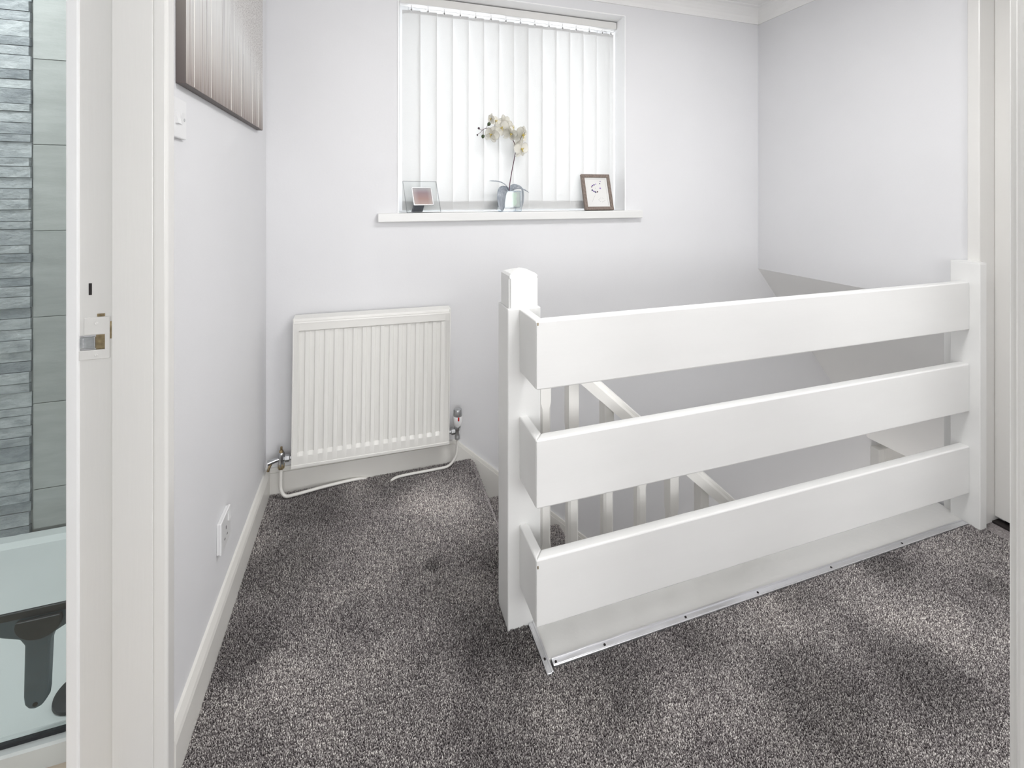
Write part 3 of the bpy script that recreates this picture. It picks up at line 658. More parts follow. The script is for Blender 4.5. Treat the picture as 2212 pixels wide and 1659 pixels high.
# ------------------------------------------------------------------ stair banister: sloping handrail, square stop-chamfered balusters, string
sb = thing('stair_banister', (1.1, 1.245, -0.6), 'white sloping stair banister with square chamfered balusters', 'banister')
def hz(x): return 0.822 - SLOPE*(x-0.467)          # handrail top
YH = 1.243
x2 = 1.75
bm = bmesh.new()
hw = 0.029; th = 0.058
sec = [(-hw, -0.022), (-hw+0.004, -0.014), (-hw+0.010, -0.013), (-hw+0.010, -0.010), (-hw+0.012, -0.001), (-hw+0.020, 0.002), (0, 0.004), (hw-0.020, 0.002), (hw-0.012, -0.001), (hw-0.010, -0.010), (hw-0.010, -0.013), (hw-0.004, -0.014), (hw, -0.022), (hw, -th), (-hw, -th)]
va = [bm.verts.new((0.4665, YH+p, hz(0.4665)+q)) for p, q in sec]; vb = [bm.verts.new((x2, YH+p, hz(x2)+q)) for p, q in sec]
bm.faces.new(va); bm.faces.new(vb[::-1])
for k in range(len(sec)): bm.faces.new((va[k], vb[k], vb[(k+1) % len(sec)], va[(k+1) % len(sec)]))
finish('handrail', bm, 'baluster', sb, ang=20)
for k in range(-1, 10):
    xc = 0.587 + 0.1185*k
    if k == -1: xc = 0.497
    zt_, zb_ = hz(xc)-0.05, hz(xc)-0.80
    bm = bmesh.new(); h = 0.0165; c = 0.0065
    def sect(z, ch):
        a = h; b = h-ch
        return [bm.verts.new((xc+p, YH+q, z)) for p, q in ((-b, -a), (b, -a), (a, -b), (a, b), (b, a), (-b, a), (-a, b), (-a, -b))]
    lv = [sect(zb_, 0.0006), sect(zb_+0.17, 0.0006), sect(zb_+0.19, c), sect(zt_-0.17, c), sect(zt_-0.15, 0.0006), sect(zt_+0.025, 0.0006)]
    for a, b in zip(lv, lv[1:]):
        for j in range(8): bm.faces.new((a[j], a[(j+1) % 8], b[(j+1) % 8], b[j]))
    bm.faces.new(lv[-1]); bm.faces.new(lv[0][::-1])
    finish('baluster', bm, 'baluster', sb, ang=20)
prism('string_board', 'rail', [(0.4665, hz(0.4665)-0.79), (x1, hz(x1)-0.79), (x1, hz(x1)-1.06), (0.4665, hz(0.4665)-1.06)], 'y', YH-0.016, YH+0.016, sb, 0.003)

# boxed door head low on the back wall at the foot of the stairs
dl = struct(thing('door_4', (3.5, 2.0, LOW), 'white door frame low at the foot of the stairs', 'door frame'))
boxes('door_frame', 'gloss', [((3.035, 1.985, LOW), (3.09, YB+0.004, -0.392)), ((3.0905, 1.985, -0.46), (3.9, YB+0.004, -0.392))], dl, 0.003)
box('door_leaf', 'gloss', (3.085, 2.01, LOW), (3.9, YB+0.002, -0.45), dl)

# ------------------------------------------------------------------ radiator
rw, rh = 0.625, 0.588
rad = thing('radiator', (0.028, 1.955, 0.122), 'cream ribbed panel radiator on the back wall', 'radiator', (0, math.radians(0.7), 0))
bm = bmesh.new()   # local: x along, y depth (front at 0, wall at +), z up
nr = 16; pw = (rw-0.05)/nr; prof = [(-rw/2, 0.0), (-rw/2+0.025, 0.0)]
fr = 0.0; gr = 0.0095
pts = [(-rw/2+0.002, fr), (-rw/2+0.022, fr)]
for k in range(nr):
    xa = -rw/2+0.025+pw*k
    pts += [(xa+pw*0.06, gr*0.96), (xa+pw*0.12, gr), (xa+pw*0.42, gr), (xa+pw*0.48, gr*0.9), (xa+pw*0.58, fr+0.0022), (xa+pw*0.64, fr+0.0015), (xa+pw*0.88, fr+0.0015), (xa+pw*0.94, fr+0.0022)]
pts += [(rw/2-0.022, gr*0.2), (rw/2-0.002, fr)]
def rowz(z, k): return [bm.verts.new((x, (0.0035 + y*0.75 if 1 < i_ < len(pts)-2 else 0.002)*k, z)) for i_, (x, y) in enumerate(pts)]
rows = [rowz(0.002, 0), rowz(0.043, 0), rowz(0.056, 1), rowz(rh-0.056, 1), rowz(rh-0.050, 0), rowz(rh-0.012, 0)]
for a, b in zip(rows, rows[1:]):
    for j in range(len(pts)-1): bm.faces.new((a[j], a[j+1], b[j+1], b[j]))
finish('front_panel', bm, 'enamel', rad, local=True, ang=24)
bm = bmesh.new()
add_box(bm, (-rw/2, -0.001, -0.001), (-rw/2+0.006, 0.02, rh-0.002), 0.002); add_box(bm, (rw/2-0.006, -0.001, -0.001), (rw/2, 0.02, rh-0.002), 0.002)
add_prism(bm, [(-0.002, rh-0.022), (0.004, rh-0.004), (0.05, rh+0.002), (0.05, rh-0.004), (0.02, rh-0.02)], 'x', -rw/2, rw/2, 0.0015)
add_prism(bm, [(-0.002, -0.002), (-0.002, 0.010), (0.02, 0.010), (0.02, -0.002)], 'x', -rw/2, rw/2, 0.0015)
finish('edge_frame', bm, 'enamel', rad, local=True)
box('back_panel', 'enamel', (-rw/2+0.004, 0.018, 0.0), (rw/2-0.004, 0.045, rh-0.006), rad, 0.004, 2, local=True)
for x in (-0.2, 0.2): box('bracket', 'enamel', (x-0.02, 0.04, 0.05), (x+0.02, 0.085, rh-0.06), rad, local=True)
# lockshield valve with drain-off on the left
lx, ly, lz = -rw/2-0.038, 0.022, 0.028
ls = lathe('lockshield_valve', 'chrome', [(0.0105, -0.026), (0.0115, -0.018), (0.0105, -0.012), (0.0115, 0.0), (0.0115, 0.016), (0.012, 0.024), (0.010, 0.030), (0.0085, 0.031)], (lx, ly, lz), rad, local=True)
lathe('spindle', 'brass', [(0.0085, 0.030), (0.007, 0.038), (0.0042, 0.040), (0.0042, 0.052)], (lx, ly, lz), ls, local=True, seg=12)
lathe('union_nut', 'chrome', [(0.008, 0.0), (0.008, 0.012), (0.0135, 0.014), (0.0135, 0.030), (0.008, 0.032), (0.008, 0.045)], (lx, ly, lz+0.004), ls, axis='x', local=True, seg=6)
tube('drain_spout', 'chrome', [(lx, ly, lz+0.006), (lx-0.02, ly-0.005, lz+0.004), (lx-0.046, ly-0.010, lz-0.001)], lambda t: 0.0075+0.0025*t, ls, local=True, smooth=3)
tube('drain_nozzle', 'brass', [(lx-0.034, ly-0.012, lz-0.004), (lx-0.040, ly-0.014, lz-0.018), (lx-0.044, ly-0.015, lz-0.03)], 0.0048, ls, local=True, smooth=3)
lathe('compression_nut', 'brass', [(0.0115, -0.030), (0.0125, -0.026), (0.0125, -0.012), (0.0115, -0.010)], (lx, ly, lz-0.004), ls, local=True, seg=6)
# thermostatic valve on the right
vx, vy, vz = rw/2+0.040, 0.022, 0.037
tv = lathe('thermostatic_valve', 'chrome', [(0.007, -0.034), (0.012, -0.032), (0.0125, -0.020), (0.0105, -0.016), (0.0115, 0.0), (0.0125, 0.010), (0.0145, 0.014), (0.0145, 0.026), (0.012, 0.030)], (vx, vy, vz), rad, local=True)
lathe('union_nut', 'chrome', [(0.008, -0.045), (0.008, -0.030), (0.0135, -0.028), (0.0135, -0.012), (0.009, -0.010)], (vx, vy, vz+0.003), tv, axis='x', local=True, seg=6)
hd = lathe('thermostat_head', 'plastic', [(0.0145, 0.026), (0.0175, 0.032), (0.0205, 0.046), (0.0208, 0.068), (0.0195, 0.070)], (vx, vy, vz), rad, local=True)
lathe('chrome_cap', 'chrome', [(0.0193, 0.069), (0.0193, 0.072), (0.0186, 0.093), (0.0165, 0.099), (0.008, 0.1015), (0.001, 0.102)], (vx, vy, vz), hd, local=True)
box('red_marker', 'red', (vx-0.0035, vy-0.0222, vz+0.054), (vx+0.0035, vy-0.018, vz+0.070), hd, 0.0015, 2, local=True)
# pipe tails (local z: carpet at -0.122)
fz = -0.112
tube('pipe', 'skirt', [(lx, ly, lz-0.026), (lx, ly, -0.03), (lx+0.001, ly-0.002, -0.085), (lx+0.018, ly-0.008, fz), (lx+0.06, ly-0.010, fz+0.001), (lx+0.17, ly+0.012, fz), (lx+0.29, ly+0.034, fz-0.006), (lx+0.33, ly+0.038, fz-0.020)], 0.0062, rad, local=True)
tube('pipe', 'skirt', [(vx, vy, vz-0.03), (vx-0.001, vy, -0.03), (vx-0.008, vy, -0.075), (vx-0.04, vy-0.004, fz+0.006), (vx-0.10, vy-0.004, fz+0.001), (vx-0.22, vy-0.006, fz), (vx-0.27, vy-0.010, fz-0.004), (vx-0.29, vy-0.012, fz-0.022)], 0.0056, rad, local=True)

# ------------------------------------------------------------------ light switch and socket on the left wall
def roty(): return Matrix.Identity(4)
sw = thing('light_switch', (XL, 1.122, 1.32), 'white two gang light switch beside the door frame', 'light switch')
y0, y1, z0, z1, xf = 1.080, 1.165, 1.320, 1.404, XL+0.0085
box('plate', 'plastic', (XL, y0, z0), (xf, y1, z1), sw, 0.0022, 3)
for n_, yc in enumerate((1.1135, 1.1315)):
    s = 1 if n_ == 0 else -1
    zc = 1.362
    pr_ = [(-0.001, -0.0125), (-0.001, 0.0125), (0.0012, 0.0125), (0.0052, -0.0125)] if s > 0 else [(-0.001, -0.0125), (-0.001, 0.0125), (0.0052, 0.0125), (0.0012, -0.0125)]
    bm = bmesh.new(); rk = [[bm.verts.new((xf+dx, yy, zc+dz)) for dx, dz in pr_] for yy in (yc-0.0085, yc+0.0085)]
    bm.faces.new(rk[0]); bm.faces.new(rk[1][::-1])
    for q in range(4): bm.faces.new((rk[0][q], rk[1][q], rk[1][(q+1) % 4], rk[0][(q+1) % 4]))
    finish('rocker', bm, 'plastic', sw)
for yc in (1.0925, 1.1525): lathe('screw', 'chrome', [(0.0034, 0.0), (0.0032, 0.0008), (0.001, 0.0004)], (xf, yc, 1.362), sw, axis='x', seg=14)
so = thing('wall_socket', (XL, 1.44, 0.215), 'white single plug socket low on the left wall', 'socket')
xf = XL+0.0125; y0, y1, z0, z1 = 1.400, 1.486, 0.226, 0.312
box('back_box', 'plastic', (XL, y0+0.002, z0+0.001), (XL+0.008, y1-0.002, z1-0.001), so, 0.002)
box('plate', 'plastic', (XL+0.0065, y0, z0), (xf, y1, z1), so, 0.0022, 3)
prism('rocker', 'plastic', [(xf-0.001, 0.280), (xf-0.001, 0.302), (xf+0.0006, 0.302), (xf+0.0036, 0.280)], 'y', 1.461, 1.476, so)
box('pin_slot', 'dark', (xf-0.0005, 1.4405, 0.270), (xf+0.0003, 1.4445, 0.279), so)
for yc in (1.4315, 1.4535): box('pin_slot', 'dark', (xf-0.0005, yc-0.0035, 0.248), (xf+0.0003, yc+0.0035, 0.2515), so)

# ------------------------------------------------------------------ canvas painting
cv = thing('canvas_painting', (XL, 1.129, 1.437), 'grey beige abstract canvas of dripping tree trunks', 'painting')
cw, ch, ct = 0.742, 0.56, 0.019
o = box('wrapped_edge', 'canvas_side', (0, 0, 0), (ct, cw, ch), cv, 0.0015, 2, local=True)
o = box('painted_front', 'canvas', (ct-0.001, 0.0012, 0.0012), (ct+0.0008, cw-0.0012, ch-0.0012), cv, 0.0004, 1, local=True)
drips = []
for px_, top, m_ in ((418.8, .56, 'silver'), (436.8, .56, 'umber'), (445, .56, 'umber'), (455.8, .33, 'silver'), (479, .30, 'umber'), (496, .27, 'umber'), (499.5, .2, 'silver'), (515, .24, 'umber'), (520.5, .24, 'silver'), (525, .2, 'umber'), (545, .2, 'silver'), (549, .2, 'umber'), (557, .2, 'silver'), (563, .22, 'umber'), (409, .3, 'umber')):
    t = (px_-1106)/977.36; rx = 0.30524+0.95227*t; ry = 0.95227-0.30524*t
    yy = ry/rx*(XL+ct) - 1.129
    wob = random.uniform(-0.003, 0.003)
    tube('paint_drip', m_, [(ct+0.0008, yy, 0.003), (ct+0.0008, yy+wob, top*0.35), (ct+0.0008, yy-wob, top*0.7), (ct+0.0006, yy+wob, min(top, ch-0.004))], lambda t, a=random.uniform(0.0006, 0.0010): a*(1-0.45*t), cv, seg=6, smooth=4, local=True)

# ------------------------------------------------------------------ vertical blind
vb = thing('vertical_blind', (0.7, 2.14, WZ0), 'white vertical fabric blind inside the window recess', 'blind')
box('headrail', 'gloss', (WX0+0.005, 2.108, 2.074), (WX1-0.006, 2.15, 2.110), vb, 0.003)
sp_ = 0.0761; xv0 = 0.157+0.0445-0.006
vtop, vbot = 2.054, 1.128
va_ = math.radians(-9)
vm = None
for k in range(15):
    xc = xv0 + sp_*k; wv = 0.083
    xr = xc+wv/2
    if xr > WX1-0.010:
        wv = 0.083-(xr-(WX1-0.010)); xc = xc-(0.083-wv)/2
    R_ = Matrix.Translation((xc, 2.135, 0)) @ Matrix.Rotation(va_, 4, 'Z')
    bm = bmesh.new(); n = 6; fr_, bk_ = [], []
    for zz in (vbot, vtop):
        fr_.append([bm.verts.new(R_ @ Vector((-wv/2+wv*i/n, -0.0016*math.cos(PI*(i/n-0.5)), zz))) for i in range(n+1)])
        bk_.append([bm.verts.new(R_ @ Vector((-wv/2+wv*i/n, -0.0016*math.cos(PI*(i/n-0.5))+0.0005, zz))) for i in range(n+1)])
    for i in range(n):
        bm.faces.new((fr_[0][i], fr_[0][i+1], fr_[1][i+1], fr_[1][i])); bm.faces.new((bk_[0][i], bk_[1][i], bk_[1][i+1], bk_[0][i+1]))
        bm.faces.new((fr_[0][i], bk_[0][i], bk_[0][i+1], fr_[0][i+1])); bm.faces.new((fr_[1][i], fr_[1][i+1], bk_[1][i+1], bk_[1][i]))
    for i in (0, n): bm.faces.new((fr_[0][i], fr_[1][i], bk_[1][i], bk_[0][i]))
    vo = finish('vane', bm, 'vane', vb)
    bm = bmesh.new(); add_box(bm, (-wv/2+0.001, 0.001, vbot+0.001), (wv/2-0.001, 0.0035, vbot+0.043), 0.0005, 1, R_); finish('bottom_weight', bm, 'vane_weight', vo)
    bm = bmesh.new(); add_box(bm, (-wv/2+0.001, 0.001, vtop-0.016), (wv/2-0.001, 0.0025, vtop-0.0005), 0.0004, 1, R_); finish('top_hem', bm, 'vane_weight', vo)
    bm = bmesh.new(); add_box(bm, (xc-0.0025, 2.131, vtop-0.004), (xc+0.0025, 2.137, 2.076), 0.0008); add_lathe(bm, [(0.006, -0.003), (0.007, 0.0), (0.006, 0.003)], (xc, 2.134, vtop), 'y', 14); finish('hanger', bm, 'plastic', vb)
    if k < 14: tube('spacer_link', 'plastic', [(xc+0.006, 2.128, 2.070), (xc+0.008, 2.128, 2.064), (xc+sp_-0.008, 2.128, 2.064), (xc+sp_-0.006, 2.128, 2.070)], 0.0014, vb, seg=6, smooth=0)
tube('control_cord', 'plastic', [(WX0+0.007, 2.09, 2.08), (WX0+0.006, 2.088, 1.8), (WX0+0.007, 2.09, 1.36)], 0.0013, vb, seg=6, smooth=3)
tube('control_cord', 'plastic', [(WX0+0.012, 2.098, 2.08), (WX0+0.011, 2.098, 1.7), (WX0+0.012, 2.098, 1.40)], 0.0013, vb, seg=6, smooth=3)

# ------------------------------------------------------------------ sill: glass photo frame
gf = thing('photo_frame', (0.243, 2.034, 1.1207), 'clear glass photo frame with blurred portrait on left of sill', 'photo frame', (0, 0, math.radians(16)))
lean = Matrix.Rotation(math.radians(-21), 4, 'X')
W_, H_ = 0.160, 0.150
gp_ = box('glass_plate', 'clear_glass', (-W_/2, -0.004, 0.001), (W_/2, 0.004, H_), gf, 0.0, 1, local=True, mtx=lean)
gp_.data.materials.append(M['glass_edge'])
nrm = lean.to_3x3() @ Vector((0, 1, 0))
for p_ in gp_.data.polygons:
    if abs(p_.normal.dot(nrm)) < 0.5: p_.material_index = 1
bm = bmesh.new(); u0, u1, v0, v1 = -W_/2+0.205*W_, -W_/2+0.80*W_, 0.215*H_, 0.79*H_
t_ = 0.0045
for lo, hi in (((u0, -0.0085, v0), (u0+t_, -0.0042, v1)), ((u1-t_, -0.0085, v0), (u1, -0.0042, v1)), ((u0, -0.0085, v0), (u1, -0.0042, v0+t_)), ((u0, -0.0085, v1-t_), (u1, -0.0042, v1))): add_box(bm, lo, hi, 0.001, 1, lean)
finish('inner_frame', bm, 'bright_silver', gf, local=True)
bm = bmesh.new(); add_box(bm, (-(u1-u0)/2+t_*0.6, -0.001, -(v1-v0)/2+t_*0.6), ((u1-u0)/2-t_*0.6, 0.0008, (v1-v0)/2-t_*0.6))
ph = finish('photo_print', bm, 'photo', gf, local=True)
ph.matrix_local = lean @ Matrix.Translation(((u0+u1)/2, -0.0056, (v0+v1)/2))
prism('easel_strut', 'easel', [(0.022, 0.075), (0.030, 0.075), (0.092, 0.0012), (0.072, 0.0012)], 'x', -0.026, 0.022, gf, 0.001, 1, local=True)

# ------------------------------------------------------------------ sill: wooden flower frame
wf = thing('flower_picture_frame', (1.119, 2.035, 1.1207), 'brown wooden frame holding pressed purple flowers on right of sill', 'picture frame')
lean2 = Matrix.Rotation(math.radians(-15.5), 4, 'X')
FW, FH, FB, FT = 0.161, 0.188, 0.0165, 0.016
for nm, lo, hi in (('frame_bar', (-FW/2, 0, 0), (FW/2, FT, FB)), ('frame_bar', (-FW/2, 0, FH-FB), (FW/2, FT, FH)), ('frame_bar', (-FW/2, 0, FB-0.0003), (-FW/2+FB, FT, FH-FB+0.0003)), ('frame_bar', (FW/2-FB, 0, FB-0.0003), (FW/2, FT, FH-FB+0.0003))):
    bm = bmesh.new(); add_box(bm, lo, hi, 0.0008, 1, lean2 @ Matrix.Translation((0, 0, 0.004))); finish(nm, bm, 'wood', wf, local=True)
mt_ = lean2 @ Matrix.Translation((0, 0, 0.004))
bm = bmesh.new()
a = FB-0.001; b_ = FB+0.0085
for lo, hi in (((-FW/2+a, 0.006, a), (FW/2-a, 0.0085, b_)), ((-FW/2+a, 0.006, FH-b_), (FW/2-a, 0.0085, FH-a)), ((-FW/2+a, 0.006, b_), (-FW/2+b_, 0.0085, FH-b_)), ((FW/2-b_, 0.006, b_), (FW/2-a, 0.0085, FH-b_))): add_box(bm, lo, hi, 0.0004, 1, mt_)
finish('mount', bm, 'mat_card', wf, local=True)
bm = bmesh.new(); add_box(bm, (-FW/2+a, 0.0084, a), (FW/2-a, 0.011, FH-a), 0, 1, mt_); card = finish('print_card', bm, 'mat_card', wf, local=True)
def dab(u, v, ru, rv, ang, mat, nm='petal'):
    bm = bmesh.new(); b2 = bmesh.new(); bmesh.ops.create_icosphere(b2, subdivisions=1, radius=1.0)
    merge(bm, b2, mt_ @ Matrix.Translation((-FW/2+u*FW, 0.0082, v*FH)) @ Matrix.Rotation(ang, 4, 'Y') @ Matrix.Diagonal((ru, 0.0006, rv, 1)))
    finish(nm, bm, mat, wf if nm != 'mark' else card, local=True)
for u, v, mt2, s_, an in ((.336, .651, 'stem', 1, .4), (.371, .686, 'purple', 1.2, .8), (.43, .709, 'ink', 1.1, -.6), (.493, .729, 'lilac', .9, 0), (.666, .813, 'purple', .8, .3), (.64, .744, 'ink', .9, 1.2), (.635, .613, 'lilac', 1.25, .2), (.342, .559, 'ink', 1.25, -.9), (.388, .532, 'purple', 1.1, -.8), (.435, .515, 'ink', 1.1, -.9), (.463, .495, 'ink', 1.0, -.9), (.52, .513, 'stem', 1.2, -.4), (.475, .615, 'grey_ink', .4, 0)):
    dab(u, v, 0.0042*s_, 0.0036*s_, an, mt2)
bm = bmesh.new(); add_tube(bm, [mt_ @ Vector((-FW/2+.433*FW, 0.0082, .436*FH)), mt_ @ Vector((-FW/2+.36*FW, 0.0082, .33*FH)), mt_ @ Vector((-FW/2+.289*FW, 0.0082, .22*FH))], 0.00035, 6, 3); finish('flower_stem', bm, 'grey_ink', wf, local=True)
for k in range(11):
    t = 2*PI*k/11 + 0.2
    if 0.15 < math.sin(t) < 0.4: continue
    dab(.64+.105*math.cos(t), .285+.055*math.sin(t), 0.0022 if math.sin(t) < 0.2 else 0.0013, 0.001, -t, 'grey_ink', 'mark')

# ------------------------------------------------------------------ sill: glass cube vase with artificial orchid
VX, VY, VZ = 0.648, 2.062, 1.1207
va2 = thing('glass_vase', (VX, VY, VZ), 'square clear glass vase on the window sill', 'vase')
bm = bmesh.new(); s = 0.046; ti = 0.0045
def sqr(h, z): return [bm.verts.new(p) for p in ((-h, -h, z), (h, -h, z), (h, h, z), (-h, h, z))]
lv = [sqr(s, 0.0), sqr(s, 0.098), sqr(s-ti, 0.098), sqr(s-ti, 0.020)]
for a, b in zip(lv, lv[1:]):
    for k in range(4): bm.faces.new((a[k], a[(k+1) % 4], b[(k+1) % 4], b[k]))
bm.faces.new(lv[0][::-1]); bm.faces.new(lv[-1])
bmesh.ops.bevel(bm, geom=bm.edges[:], offset=0.002, segments=2, affect='EDGES')
vo_ = finish('glass_cube', bm, 'vase_glass', va2, local=True); vo_.data.materials.append(M['vase_edge'])
for p_ in vo_.data.polygons:
    if p_.area < 0.0006: p_.material_index = 1
box('inner_planter', 'soil', (-s+ti+0.001, -s+ti+0.001, 0.0206), (s-ti-0.001, s-ti-0.001, 0.094), va2, 0.004, 2, local=True)
bm = bmesh.new()
pl = catmull([(-0.004, 0.086, 0), (0.008, 0.090, 0), (0.016, 0.078, 0), (0.012, 0.062, 0), (0.016, 0.046, 0), (0.010, 0.031, 0), (0.0, 0.030, 0), (-0.006, 0.044, 0), (-0.002, 0.058, 0), (-0.008, 0.072, 0), (-0.004, 0.086, 0)], 4)[:-1]
add_prism(bm, [(p.x+0.008, p.y) for p in pl], 'y', -s+ti-0.0002, -s+ti+0.0012); finish('leaf_reflection', bm, 'leaf_reflection', va2, local=True)  # reflected leaf shape put in as a thin pale green strip

orc = thing('orchid', (VX, VY, VZ+0.095), 'white artificial orchid with purple stem standing in the glass vase', 'orchid')
def Q(px, py, dy=0.0):      # measured offsets from the vase centre, metres
    return Vector(((px-1104)*0.00232, dy, (457.5-py)*0.00221-0.095))
main = [Q(1103, 418), Q(1104.5, 400), Q(1110, 367), Q(1115.7, 337), Q(1116.6, 318, -0.004), Q(1109.5, 302, -0.008), Q(1098, 287, -0.012), Q(1083, 279, -0.014), Q(1066, 280, -0.016), Q(1051, 282, -0.02), Q(1045, 285.5, -0.02)]
tube('stem', 'stem', main, lambda t: 0.0024-0.0013*t, orc, seg=8, local=True)
for a, b in (((1045, 285.5), (1034.5, 295)), ((1045, 285.5), (1037.5, 282.5)), ((1051, 282), (1056, 273)), ((1047, 284), (1046, 297)), ((1062, 280.5), (1061.5, 292)), ((1116, 339), (1125, 333)), ((1110, 302), (1120, 297)), ((1092, 283), (1099, 292)), ((1085, 280), (1087, 268)), ((1070, 280), (1071, 264))):
    tube('flower_stalk', 'stem', [Q(*a, -0.016 if a[1] < 300 else 0), Q((a[0]+b[0])/2, (a[1]+b[1])/2+1.2, -0.02 if a[1] < 300 else -0.004), Q(*b, -0.022 if a[1] < 300 else -0.008)], 0.0009, orc, seg=6, smooth=3, local=True)
for px, py, r, mt2 in ((1058, 272.5, 0.0095, 'bud_green'), (1045.6, 299, 0.009, 'bud_green'), (1037, 282.5, 0.0058, 'bud_dark'), (1034, 296.5, 0.0042, 'bud_dark')):
    bm = bmesh.new(); add_lathe(bm, [(0.0005, -r), (r*0.75, -r*0.62), (r*0.92, 0), (r*0.7, r*0.6), (r*0.2, r*1.05), (0.0003, r*1.15)], (0, 0, 0), 'z', 14)
    bmesh.ops.rotate(bm, verts=bm.verts[:], cent=(0, 0, 0), matrix=Matrix.Rotation(random.uniform(-.6, .6)+PI, 3, 'Y')); bmesh.ops.translate(bm, verts=bm.verts[:], vec=Q(px, py, -0.022))
    finish('bud', bm, mt2, orc, local=True)
def petal_mesh(length, width, curl, cup, tip=0.55):
    bm = bmesh.new(); nu, nv = 8, 6; rows = []
    for i in range(nu+1):
        t = i/nu
        wd = width*(0.16+0.84*math.sqrt(max(0.0, 1-(2*t**0.85-1)**2))) if i < nu else width*0.22
        row = []
        for j in range(nv+1):
            s_ = (j/nv-0.5)*2
            row.append(bm.verts.new((s_*wd/2, -cup*(s_*s_)*wd + curl*t*t*length, t*length)))
        rows.append(row)
    for i in range(nu):
        for j in range(nv): bm.faces.new((rows[i][j], rows[i][j+1], rows[i+1][j+1], rows[i+1][j]))
    top = [f for f in bm.faces]
    r = bmesh.ops.solidify(bm, geom=top, thickness=0.0004)
    me = bpy.data.meshes.new('petal'); bm.to_mesh(me); bm.free()
    for p in me.polygons: p.use_smooth = True
    me.materials.append(M['petal']); return me
big = petal_mesh(0.040, 0.050, 0.10, 0.10); sep = petal_mesh(0.041, 0.029, 0.16, 0.08)
bm = bmesh.new(); add_lathe(bm, [(0.001, 0.0), (0.0035, -0.003), (0.0045, -0.008), (0.002, -0.013), (0.0004, -0.016)], (0, 0, 0), 'y', 10)
for sx in (-1, 1): add_tube(bm, [(0, -0.004, -0.001), (sx*0.005, -0.010, 0.001), (sx*0.006, -0.012, 0.006)], 0.0016, 6, 3)
add_tube(bm, [(0, -0.008, -0.003), (0, -0.013, -0.008), (0.001, -0.012, -0.013)], 0.0018, 6, 3)
lipm = bpy.data.meshes.new('lip'); bm.to_mesh(lipm); bm.free(); lipm.materials.append(M['lip'])
for p in lipm.polygons: p.use_smooth = True
def flower(px, py, dy, yaw, pitch, roll, sc):
    f = bpy.data.objects.new('flower', lipm); COL.objects.link(f); f.parent = orc
    f.matrix_local = Matrix.Translation(Q(px, py, dy)) @ Matrix.Rotation(yaw, 4, 'Z') @ Matrix.Rotation(pitch, 4, 'X') @ Matrix.Rotation(roll, 4, 'Y') @ Matrix.Scale(sc, 4)
    for me, ang, oy in ((sep, 0, 0.002), (sep, 2.45, 0.002), (sep, -2.45, 0.002), (big, 1.35, -0.001), (big, -1.35, -0.001)):
        p = bpy.data.objects.new('petal', me); COL.objects.link(p); p.parent = f
        p.matrix_local = Matrix.Translation((0, oy, 0)) @ Matrix.Rotation(ang+random.uniform(-.12, .12), 4, 'Y') @ Matrix.Rotation(random.uniform(-.15, .2), 4, 'X')
for args in ((1062, 262, -0.030, -1.1, 0.1, 0.2, 0.62), (1072, 266, -0.020, 0.3, -0.3, 0.5, 0.72), (1090, 264, -0.012, 2.4, 0.2, 0.3, 0.78), (1084, 280, -0.034, -0.5, 0.2, -0.4, 0.92),
             (1105, 278, -0.022, 0.9, -0.1, 0.5, 0.92), (1101, 292, -0.036, 0.2, 0.4, 0.2, 0.88), (1126, 294, -0.034, 0.55, 0.1, 0.25, 1.15), (1126, 323, -0.024, 0.35, 0.15, -0.15, 1.05), (1062, 295, -0.034, -0.7, 0.25, 0.4, 0.95), (1120, 308, -0.012, 1.6, 0.3, 0.2, 0.95)):
    flower(*args)
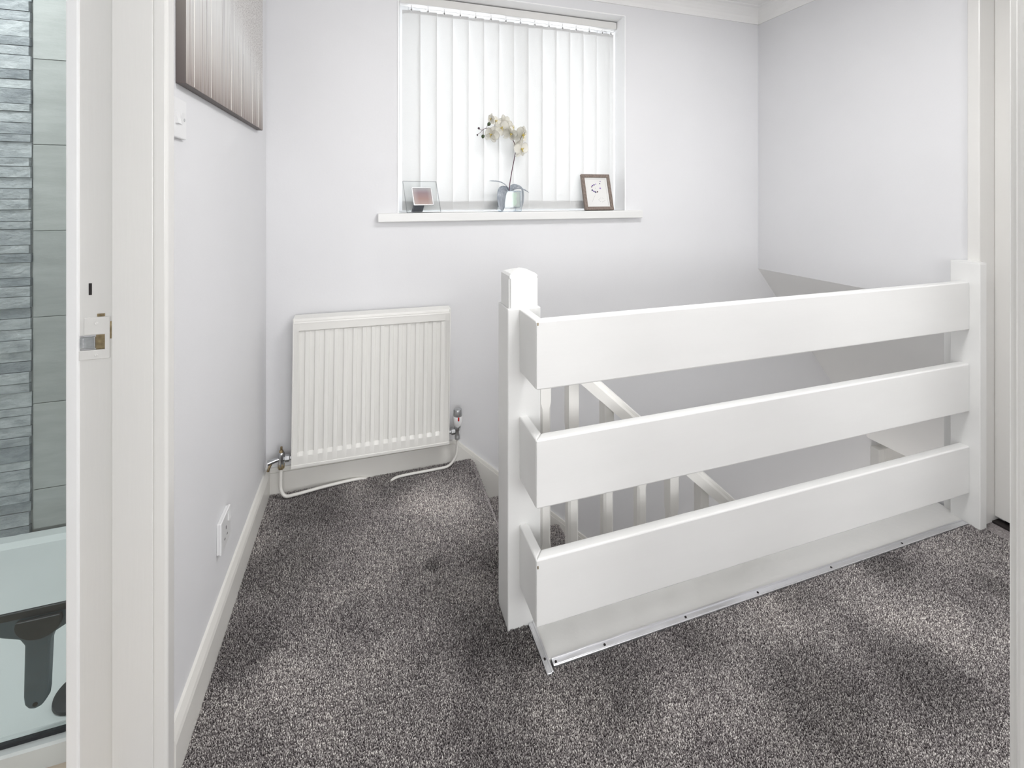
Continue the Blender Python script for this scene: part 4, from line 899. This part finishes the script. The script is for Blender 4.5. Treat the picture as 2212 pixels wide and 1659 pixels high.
def leaf(pts, width, mat='leaf', face=(0, -1, 0.3)):
    P = catmull(pts, 6); bm = bmesh.new(); rows = []; n = len(P)
    F = Vector(face)
    for i, p in enumerate(P):
        t = i/(n-1); d = (P[min(i+1, n-1)]-P[max(i-1, 0)]).normalized()
        s_ = d.cross(F).normalized(); up = s_.cross(d)
        wd = width*(0.25+0.75*math.sin(PI*min(1, 0.12+0.80*t)))*(1 if t < 0.9 else (1-t)/0.1*0.9+0.1)
        rows.append([bm.verts.new(p + s_*wd*k/2 + up*(abs(k)*wd*0.12)) for k in (-1, -0.5, 0, 0.5, 1)])
    for a, b in zip(rows, rows[1:]):
        for k in range(4): bm.faces.new((a[k], a[k+1], b[k+1], b[k]))
    bmesh.ops.solidify(bm, geom=bm.faces[:], thickness=0.0012)
    finish('leaf', bm, mat, orc, local=True, ang=80)
leaf([Q(1104, 415), Q(1099, 406, -0.004), Q(1091, 399, -0.010), Q(1078, 394, -0.016), Q(1058, 392.5, -0.022)], 0.020, face=(0.2, -0.45, 1))
leaf([Q(1103, 415), Q(1096, 411, -0.012), Q(1086, 411.5, -0.040), Q(1080, 420, -0.058), Q(1079, 438, -0.060), Q(1082, 457, -0.056)], 0.044, face=(-0.2, -1, 0.5))
leaf([Q(1104, 415), Q(1110, 408, 0.01), Q(1120, 403.5, 0.012), Q(1129, 407, 0.006), Q(1132.5, 420, 0.002), Q(1132, 450, 0.0)], 0.034, face=(0.6, -0.5, 0.8))
leaf([Q(1105, 415), Q(1111, 411, -0.012), Q(1120, 408, -0.022), Q(1131, 411, -0.032), Q(1141, 417.5, -0.04)], 0.014, face=(0.1, -0.6, 1))

# ------------------------------------------------------------------ unseen lamps above the picture: added landing fill, shower ceiling lamp
def unseen_lamp(x, y, z, r, power, label, col):
    t = thing('unseen_lamp', (x, y, z), label, 'lamp')
    lathe('lamp_body', 'plastic', [(r*0.5, 0.0), (r*1.04, -0.004), (r*1.06, -0.03), (r*1.0, -0.034), (r*0.9, -0.034)], (x, y, z), t, seg=40)
    l = bpy.data.lights.new('lamp_light', 'AREA'); l.shape = 'DISK'; l.size = 2*r; l.energy = power; l.color = col
    o = bpy.data.objects.new('lamp_light', l); COL.objects.link(o); o.parent = t; o.location = (0, 0, -0.038)
unseen_lamp(0.9, 0.72, ZC, 0.27, 19.5, 'unseen round lamp added as fill over the landing', (0.99, 0.985, 0.985))  # added to brighten the landing evenly
unseen_lamp(-1.35, 1.50, 2.30, 0.12, 11, 'small round ceiling lamp over the shower', (0.96, 0.98, 1.0))
